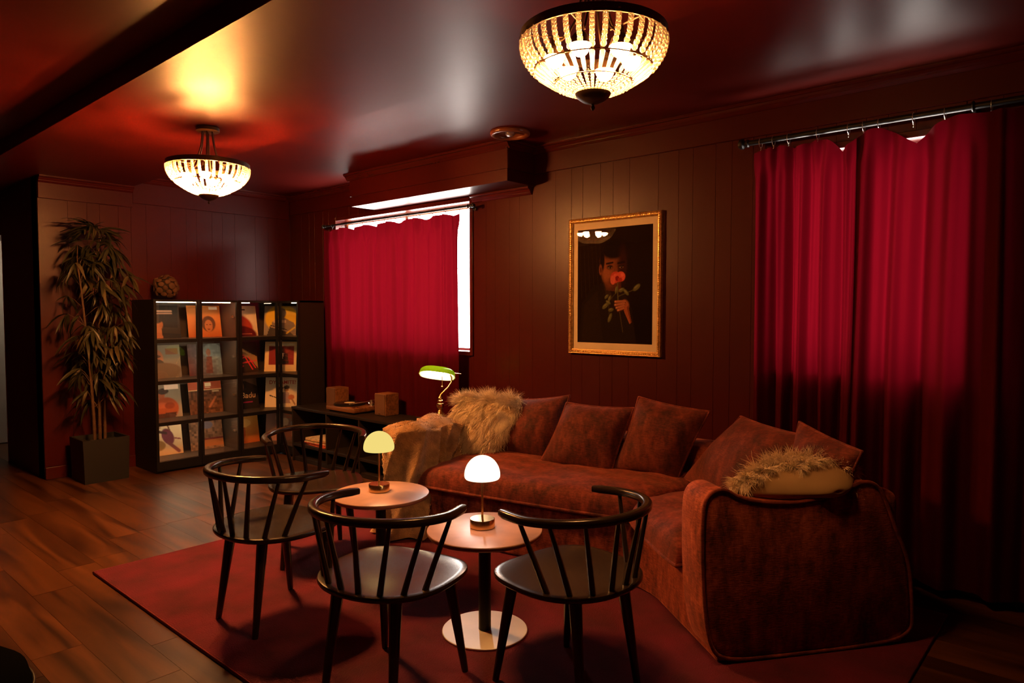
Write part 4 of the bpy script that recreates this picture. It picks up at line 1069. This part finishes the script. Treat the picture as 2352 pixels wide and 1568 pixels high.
# ------------------------------------------------------------------ console, record player, speakers, magazines
KX0, KX1, KY0, KY1, KZ = -5.665, -4.185, 3.375, 3.735, .497
kn = empty('media_console', ((KX0+KX1)/2, (KY0+KY1)/2, 0)); tag(kn, 'low black open-fronted console under the first curtain', 'console')
def K(m, nm): return keep(m.build(nm, M['blackwood'], kn, bevel=.002, segs=1), kn)
K(MB().box(KX0, KX1, KY0, KY1, KZ-.022, KZ), 'top'); K(MB().box(KX0, KX0+.02, KY0+.004, KY1, .0, KZ-.0225), 'side_panel'); K(MB().box(KX1-.02, KX1, KY0+.004, KY1, .0, KZ-.0225), 'side_panel')
for x in (-5.12, -4.655): K(MB().box(x-.009, x+.009, KY0+.004, KY1-.01, .166, KZ-.0225), 'divider')
for x in (-5.12, -4.655): K(MB().box(x-.009, x+.009, KY0+.004, KY1-.01, .041, .1395), 'divider')
K(MB().box(KX0+.0205, KX1-.0205, KY0+.004, KY1-.01, .140, .1655), 'shelf'); K(MB().box(KX0+.0205, KX1-.0205, KY0+.02, KY1-.01, .0, .040), 'base_rail'); K(MB().box(KX0+.0205, KX1-.0205, KY1-.009, KY1, .0, KZ-.0225), 'back_panel')
for i in range(7):
    c = [(.55, .10, .04), (.62, .30, .14), (.45, .06, .04), (.68, .50, .32), (.30, .12, .08), (.7, .42, .2), (.6, .48, .34)][i]
    o = MB().box(-.15, .15, -.11, .11, 0, .0085).build('magazine', plain('magazine_cover_%d' % i, c, .4, var=.4, vscale=30.), None)
    o.location = (-5.335+random.uniform(-.012, .012), 3.52+random.uniform(-.01, .01), .1665+i*.0092); o.rotation_euler = (0, 0, random.uniform(-.06, .06))
    nm = ['lowest', 'second lowest', 'third lowest', 'middle', 'third highest', 'second highest', 'topmost'][i]
    tag(o, '%s magazine in the small stack inside the black console' % nm, 'magazine', 'magazines stacked in the console')
tt = empty('record_player', (-4.99, 3.565, KZ+.0005)); tag(tt, 'walnut record player with clear lid open on the black console', 'record player')
MB().box(-.20, .20, -.14, .13, .008, .052).build('plinth', M['walnut'], tt, bevel=.012, segs=3, smooth='auto')
for x in (-.16, .16):
    for y in (-.11, .10): MB().lathe([(.015, 0), (.017, .0085)], 14, Matrix.Translation((x, y, 0))).build('foot', M['blackmetal'], tt)
m = MB(); m.lathe([(.132, .0525), (.135, .056), (.135, .066), (.132, .068), (.0005, .068)], 48, Matrix.Translation((-.04, -.005, 0)), cap1=False); m.build('platter', M['blackmetal'], tt, smooth='auto')
m = MB(); m.lathe([(.130, .0685), (.131, .0695), (.129, .0705), (.046, .0705)], 48, Matrix.Translation((-.04, -.005, 0)), cap1=False, cap0=False); rec = m.build('record', M['vinyl'], tt, smooth='auto')
m = MB(); m.lathe([(.046, .0702), (.046, .0712), (.0005, .0713)], 32, Matrix.Translation((-.04, -.005, 0)), cap1=False); m.build('record_label', M['label'], rec, smooth='auto')
m = MB(); m.lathe([(.022, .052), (.022, .075), (.014, .08), (.014, .10), (.0005, .102)], 20, Matrix.Translation((.15, .09, 0)), cap1=False); m.tube([(.15, .09, .092), (.155, -.02, .090), (.12, -.09, .082)], .0035, 8); m.box(.108, .128, -.115, -.088, .074, .086); m.tube([(.15, .10, .092), (.148, .125, .092)], .009, 8); m.build('tonearm', M['steel'], tt, smooth='auto')
for y in (-.11, -.08): MB().lathe([(.010, .052), (.010, .060), (.0005, .061)], 14, Matrix.Translation((.17, y, 0)), cap1=False).build('knob', M['brass'], tt, smooth='auto')
lid = MB(); q = Matrix.Translation((0, .128, .056)) @ Matrix.Rotation(R(66), 4, 'X')
lid.box(-.198, .198, -.262, 0, .045, .048, q); lid.box(-.198, -.195, -.262, 0, 0, .045, q); lid.box(.195, .198, -.262, 0, 0, .045, q); lid.box(-.195, .195, -.262, -.259, 0, .045, q)
lid.build('dust_cover', M['acrylic'], tt)
def speaker(x, label):
    s = empty('speaker', (x, 3.625, KZ+.0005)); tag(s, label, 'speaker', 'small wooden speakers')
    MB().box(-.072, .072, -.07, .07, 0, .182).build('cabinet', M['walnut'], s, bevel=.004, segs=2)
    MB().box(-.066, .066, -.076, -.0705, .006, .176).build('grille', plain('brown_grille_cloth', (.12, .05, .025), .9, bump=.5, bscale=300), s)
    MB().box(-.014, .014, -.0775, -.0765, .012, .018).build('badge', M['brass'], s)
speaker(-4.595, 'small wooden bookshelf speaker to the right of the record player'); speaker(-5.30, 'small wooden bookshelf speaker to the left of the record player')

# ------------------------------------------------------------------ desk lamp and its table
BX, BY, BZ = -3.76, 3.46, .55
st = empty('lamp_table', (BX, BY, 0)); tag(st, 'small black side table hidden behind the sofa arm, holding the green lamp', 'table')
m = MB(); m.lathe([(.0005, BZ-.02), (.165, BZ-.02), (.17, BZ-.015), (.17, BZ-.004), (.167, BZ), (.0005, BZ)], 40, cap0=False, cap1=False); m.build('top', M['blackwood'], st, smooth='auto')
for k in range(3):
    a = k*2.0944+.5; m = MB(); m.tube([(.15*math.cos(a), .15*math.sin(a), 0), (.09*math.cos(a), .09*math.sin(a), BZ-.02)], [.011, .015], 10); m.build('leg', M['blackwood'], st, smooth='auto')
dl = empty('desk_lamp', (BX, BY, BZ+.0005), R(-43)); dl.scale = (1.15, 1.15, 1.12); tag(dl, 'brass banker desk lamp with a glowing green glass shade behind the throw', 'desk lamp')
m = MB(); m.lathe([(.078, 0), (.080, .006), (.074, .012), (.066, .016), (.062, .024), (.045, .030), (.040, .040), (.028, .046), (.022, .058), (.016, .066)], 36, cap1=False); m.build('base', M['brass'], dl, smooth='auto')
m = MB(); m.lathe([(.016, .066), (.012, .075), (.018, .085), (.026, .105), (.024, .118), (.013, .126), (.020, .132), (.020, .138), (.011, .144), (.015, .152), (.013, .160), (.006, .168), (.005, .176)], 28, cap1=False, cap0=False); m.build('turned_stem', M['brass'], dl, smooth='auto')
m = MB(); m.tube([(0, 0, .172), (0, .022, .195), (-.006, .052, .225), (-.016, .072, .255), (-.022, .074, .285), (-.016, .060, .312)], [.0055]*5+[.004], 10); m.build('swan_neck', M['brass'], dl, smooth='auto')
m = MB(); m.tube([(.012, .012, .300), (.012, .012, .236)], .0018, 6); m.sphere((.012, .012, .228), .0075, 10, 7); m.build('pull_chain', M['brass'], dl, smooth='auto')
SHM = Matrix.Translation((0, -.020, .300)) @ Matrix.Rotation(R(-8), 4, 'X') @ Matrix.Rotation(R(-25), 4, 'Y')
def half_shade(rx, ry, rz, n=28, mm=14):
    V = []; F = []
    for j in range(mm+1):
        ph = math.pi*j/mm
        for i in range(n+1):
            t = -1+2*i/n; e = (1-abs(t)**3.2)**.42 if abs(t) < 1 else 0
            V.append(tuple(SHM @ Vector((-rx*math.cos(ph)*max(e, .02), ry*t, rz*math.sin(ph)*max(e, .02)))))
    for j in range(mm):
        for i in range(n):
            a = j*(n+1)+i; F.append((a, a+1, a+n+2, a+n+1))
    m = MB(); m.add(V, F); return m
half_shade(.078, .118, .062).build('glass_shade', M['greenglass'], dl, smooth=True)
half_shade(.074, .114, .058).build('shade_lining', M['liner'], dl, smooth=True)
m = MB(); m.tube([tuple(SHM @ Vector((-.005, y, .018))) for y in (-.07, .07)], .011, 12); m.build('tube_bulb', M['bankbulb'], dl, smooth='auto')
m = MB(); m.tube([tuple(SHM @ Vector((.0, .100, .03))), tuple(SHM @ Vector((.0, .150, .034)))], [.006, .0022], 8); m.build('tilt_screw', M['brass'], dl, smooth='auto')

# ------------------------------------------------------------------ framed picture
PX0, PX1, PZ0, PZ1 = -2.889, -2.170, 1.071, 1.991
pf = empty('framed_picture', ((PX0+PX1)/2, YW-.0005, PZ0)); tag(pf, 'gold framed dark photograph of a person smelling a pink rose', 'picture')
w2, hh = (PX1-PX0)/2, PZ1-PZ0; fwid = .032
def mitre(name, a, b2, inw, L):
    a, b2, inw = Vector(a), Vector(b2), Vector(inw); d = (b2-a).normalized(); N_ = Vector((0, -1, 0))
    prof = [(0, 0), (0, .020), (.004, .026), (.010, .023), (.014, .027), (.022, .026), (.026, .019), (fwid, .016), (fwid, 0)]
    V = []
    for e, s in ((a, 1), (b2, -1)):
        for u, o in prof: V.append(tuple(e+inw*u+d*u*s+N_*o))
    k = len(prof); F = [tuple(range(k-1, -1, -1)), tuple(range(k, 2*k))]+[(i, (i+1) % k, k+(i+1) % k, k+i) for i in range(k)]
    m = MB(); m.add(V, F); bar = m.build('frame_side', M['gold'], pf)
    orn = MB(); nb = int(L/.0135)
    for i in range(nb):
        p = a+d*(.012+(L-.024)*i/(nb-1))+inw*.0165+N_*.0265; orn.sphere(tuple(p), .0052, 6, 4, (1, .8, 1))
        p = a+d*(.006+(L-.012)*i/(nb-1))+inw*.004+N_*.0255; orn.sphere(tuple(p), .003, 5, 4)
    orn.build('carved_ornament', M['gold'], bar, smooth=True)
mitre('f', (-w2, 0, 0), (w2, 0, 0), (0, 0, 1), 2*w2); mitre('f', (-w2, 0, hh), (w2, 0, hh), (0, 0, -1), 2*w2); mitre('f', (-w2, 0, 0), (-w2, 0, hh), (1, 0, 0), hh); mitre('f', (w2, 0, 0), (w2, 0, hh), (-1, 0, 0), hh)
MB().box(-w2+.01, w2-.01, -.006, -.001, .01, hh-.01).build('backing', M['mat'], pf)
a0, a1, z0, z1 = -w2+.068, w2-.068, .078, hh-.078
m = MB(); m.box(-w2+.02, a0, -.0085, -.0062, .02, hh-.02); m.box(a1, w2-.02, -.0085, -.0062, .02, hh-.02); m.box(a0, a1, -.0085, -.0062, .02, z0); m.box(a0, a1, -.0085, -.0062, z1, hh-.02); m.build('mount', M['mat'], pf)
p = Paint(180, (.012, .007, .005), 246)
p.grad((.010, .006, .004), (.022, .011, .006), 100)
for i in range(6): p.line(.06+.06*i, .40, .03+.055*i, .88, .005, (.026, .015, .009))
p.poly([(.02, 0), (.06, .35), (.22, .50), (.40, .54), (.62, .48), (.74, .30), (.80, 0)], (.018, .011, .007))
p.poly([(.06, .02), (.10, .34), (.28, .46), (.36, .02)], (.023, .0135, .008)); p.poly([(.36, .52), (.44, .50), (.50, .36), (.40, .40)], (.030, .017, .010))
p.poly([(.36, .56), (.60, .56), (.60, .44), (.40, .46)], (.075, .024, .011))
p.ell(.49, .675, .165, .185, (.085, .027, .012), 5, .30); p.ell(.43, .665, .085, .14, (.22, .070, .030), 8, .9); p.ell(.455, .74, .11, .05, (.17, .055, .025), 8, .9); p.ell(.40, .60, .05, .06, (.25, .08, .035), 0, .9)
p.ell(.52, .815, .185, .085, (.014, .008, .006), 5, .30); p.ell(.345, .72, .03, .09, (.014, .008, .006), 0, .4); p.ell(.62, .68, .05, .16, (.035, .012, .007), 0, .9)
p.ell(.322, .640, .022, .045, (.20, .062, .027), 0, .4); p.ell(.325, .638, .010, .025, (.07, .02, .01), 0, .5)
for ex in (.448, .600):
    p.ell(ex, .660, .040, .020, (.045, .015, .008), 0, .8); p.ell(ex, .655, .028, .0095, (.16, .09, .055), 0, .4); p.ell(ex+.005, .656, .0115, .0095, (.008, .004, .003), 0, .3); p.ell(ex+.001, .660, .003, .003, (.5, .4, .3))
    p.line(ex-.03, .664, ex+.03, .666, .004, (.012, .006, .004)); p.line(ex-.045, .690, ex+.04, .698, .008, (.016, .008, .005))
p.ell(.530, .615, .020, .055, (.16, .05, .022), 0, .9); p.ell(.535, .592, .034, .018, (.18, .055, .025), 0, .7)
p.ell(.50, .535, .06, .035, (.10, .03, .014), 0, .9)
p.ell(.525, .570, .070, .050, (.42, .055, .038)); p.ell(.595, .575, .058, .043, (.56, .085, .058)); p.ell(.490, .548, .034, .040, (.50, .10, .068)); p.ell(.560, .590, .030, .020, (.50, .08, .055)); p.ell(.548, .560, .026, .022, (.20, .016, .014)); p.ell(.585, .548, .030, .018, (.33, .035, .026)); p.ell(.615, .590, .022, .016, (.64, .13, .09)); p.ell(.52, .588, .018, .014, (.56, .10, .07))
p.line(.552, .525, .560, .36, .006, (.10, .085, .03)); p.line(.560, .36, .625, .10, .005, (.07, .05, .02)); p.line(.562, .405, .775, .462, .004, (.07, .06, .025)); p.line(.55, .45, .43, .36, .0035, (.06, .05, .02)); p.line(.43, .36, .45, .20, .003, (.06, .05, .02))
for (x, y, a, l) in ((.80, .478, 28, .050), (.605, .460, 15, .038), (.665, .440, -35, .040), (.535, .462, 75, .034), (.445, .385, 60, .034), (.390, .325, 28, .046), (.428, .355, -20, .034), (.465, .290, 8, .036), (.452, .222, 58, .045), (.405, .405, 32, .030)):
    p.ell(x, y, l, l*.42, (.10, .095, .036), a, .25); p.ell(x-.006, y+.006, l*.6, l*.16, (.17, .16, .07), a, .6)
p.ell(.655, .332, .050, .042, (.27, .085, .040), -25, .45); p.poly([(.615, .318), (.695, .325), (.740, .185), (.712, .168), (.650, .262)], (.30, .085, .038)); p.poly([(.675, .31), (.695, .325), (.740, .185), (.728, .177)], (.15, .04, .018))
for (xa, ya, xb, yb) in ((.520, .360, .655, .365), (.518, .332, .645, .346), (.535, .307, .640, .326), (.556, .286, .635, .305)):
    p.line(xa, ya-.012, xb, yb-.012, .0075, (.05, .015, .008)); p.line(xa, ya, xb, yb, .0095, (.33, .115, .058)); p.ell(xa+.006, ya+.002, .010, .006, (.5, .24, .15))
p.noise(.08, 4, 2)
pm = p.mesh('photo_print', a1-a0, z1-z0, .001, M['photo']); o = mkobj('photo_print', pm, pf); o.location = ((a0+a1)/2, -.0078, z0)
MB().box(-w2+.03, w2-.03, -.0125, -.0105, .03, hh-.03).build('glass', M['glass'], pf)

# ------------------------------------------------------------------ black pouf cut by the lower left corner
pu = empty('pouf', (-2.325, .268, 0)); tag(pu, 'black rounded pouf just entering the lower left corner', 'pouf')
m = MB(); m.lathe([(.24, .02), (.265, .05), (.275, .12), (.275, .32), (.262, .375), (.225, .405), (.12, .415), (.0005, .417)], 48, cap1=False); m.build('body', M['poufcloth'], pu, smooth=True)
m = MB(); m.tube([(.2755*math.cos(t), .2755*math.sin(t), .33) for t in [k*6.2832/48 for k in range(48)]], .005, 6, closed=True); m.build('seam', M['blackmetal'], pu, smooth=True)
m = MB(); m.lathe([(.22, 0), (.23, .02)], 32); m.build('foot_ring', M['blackmetal'], pu)
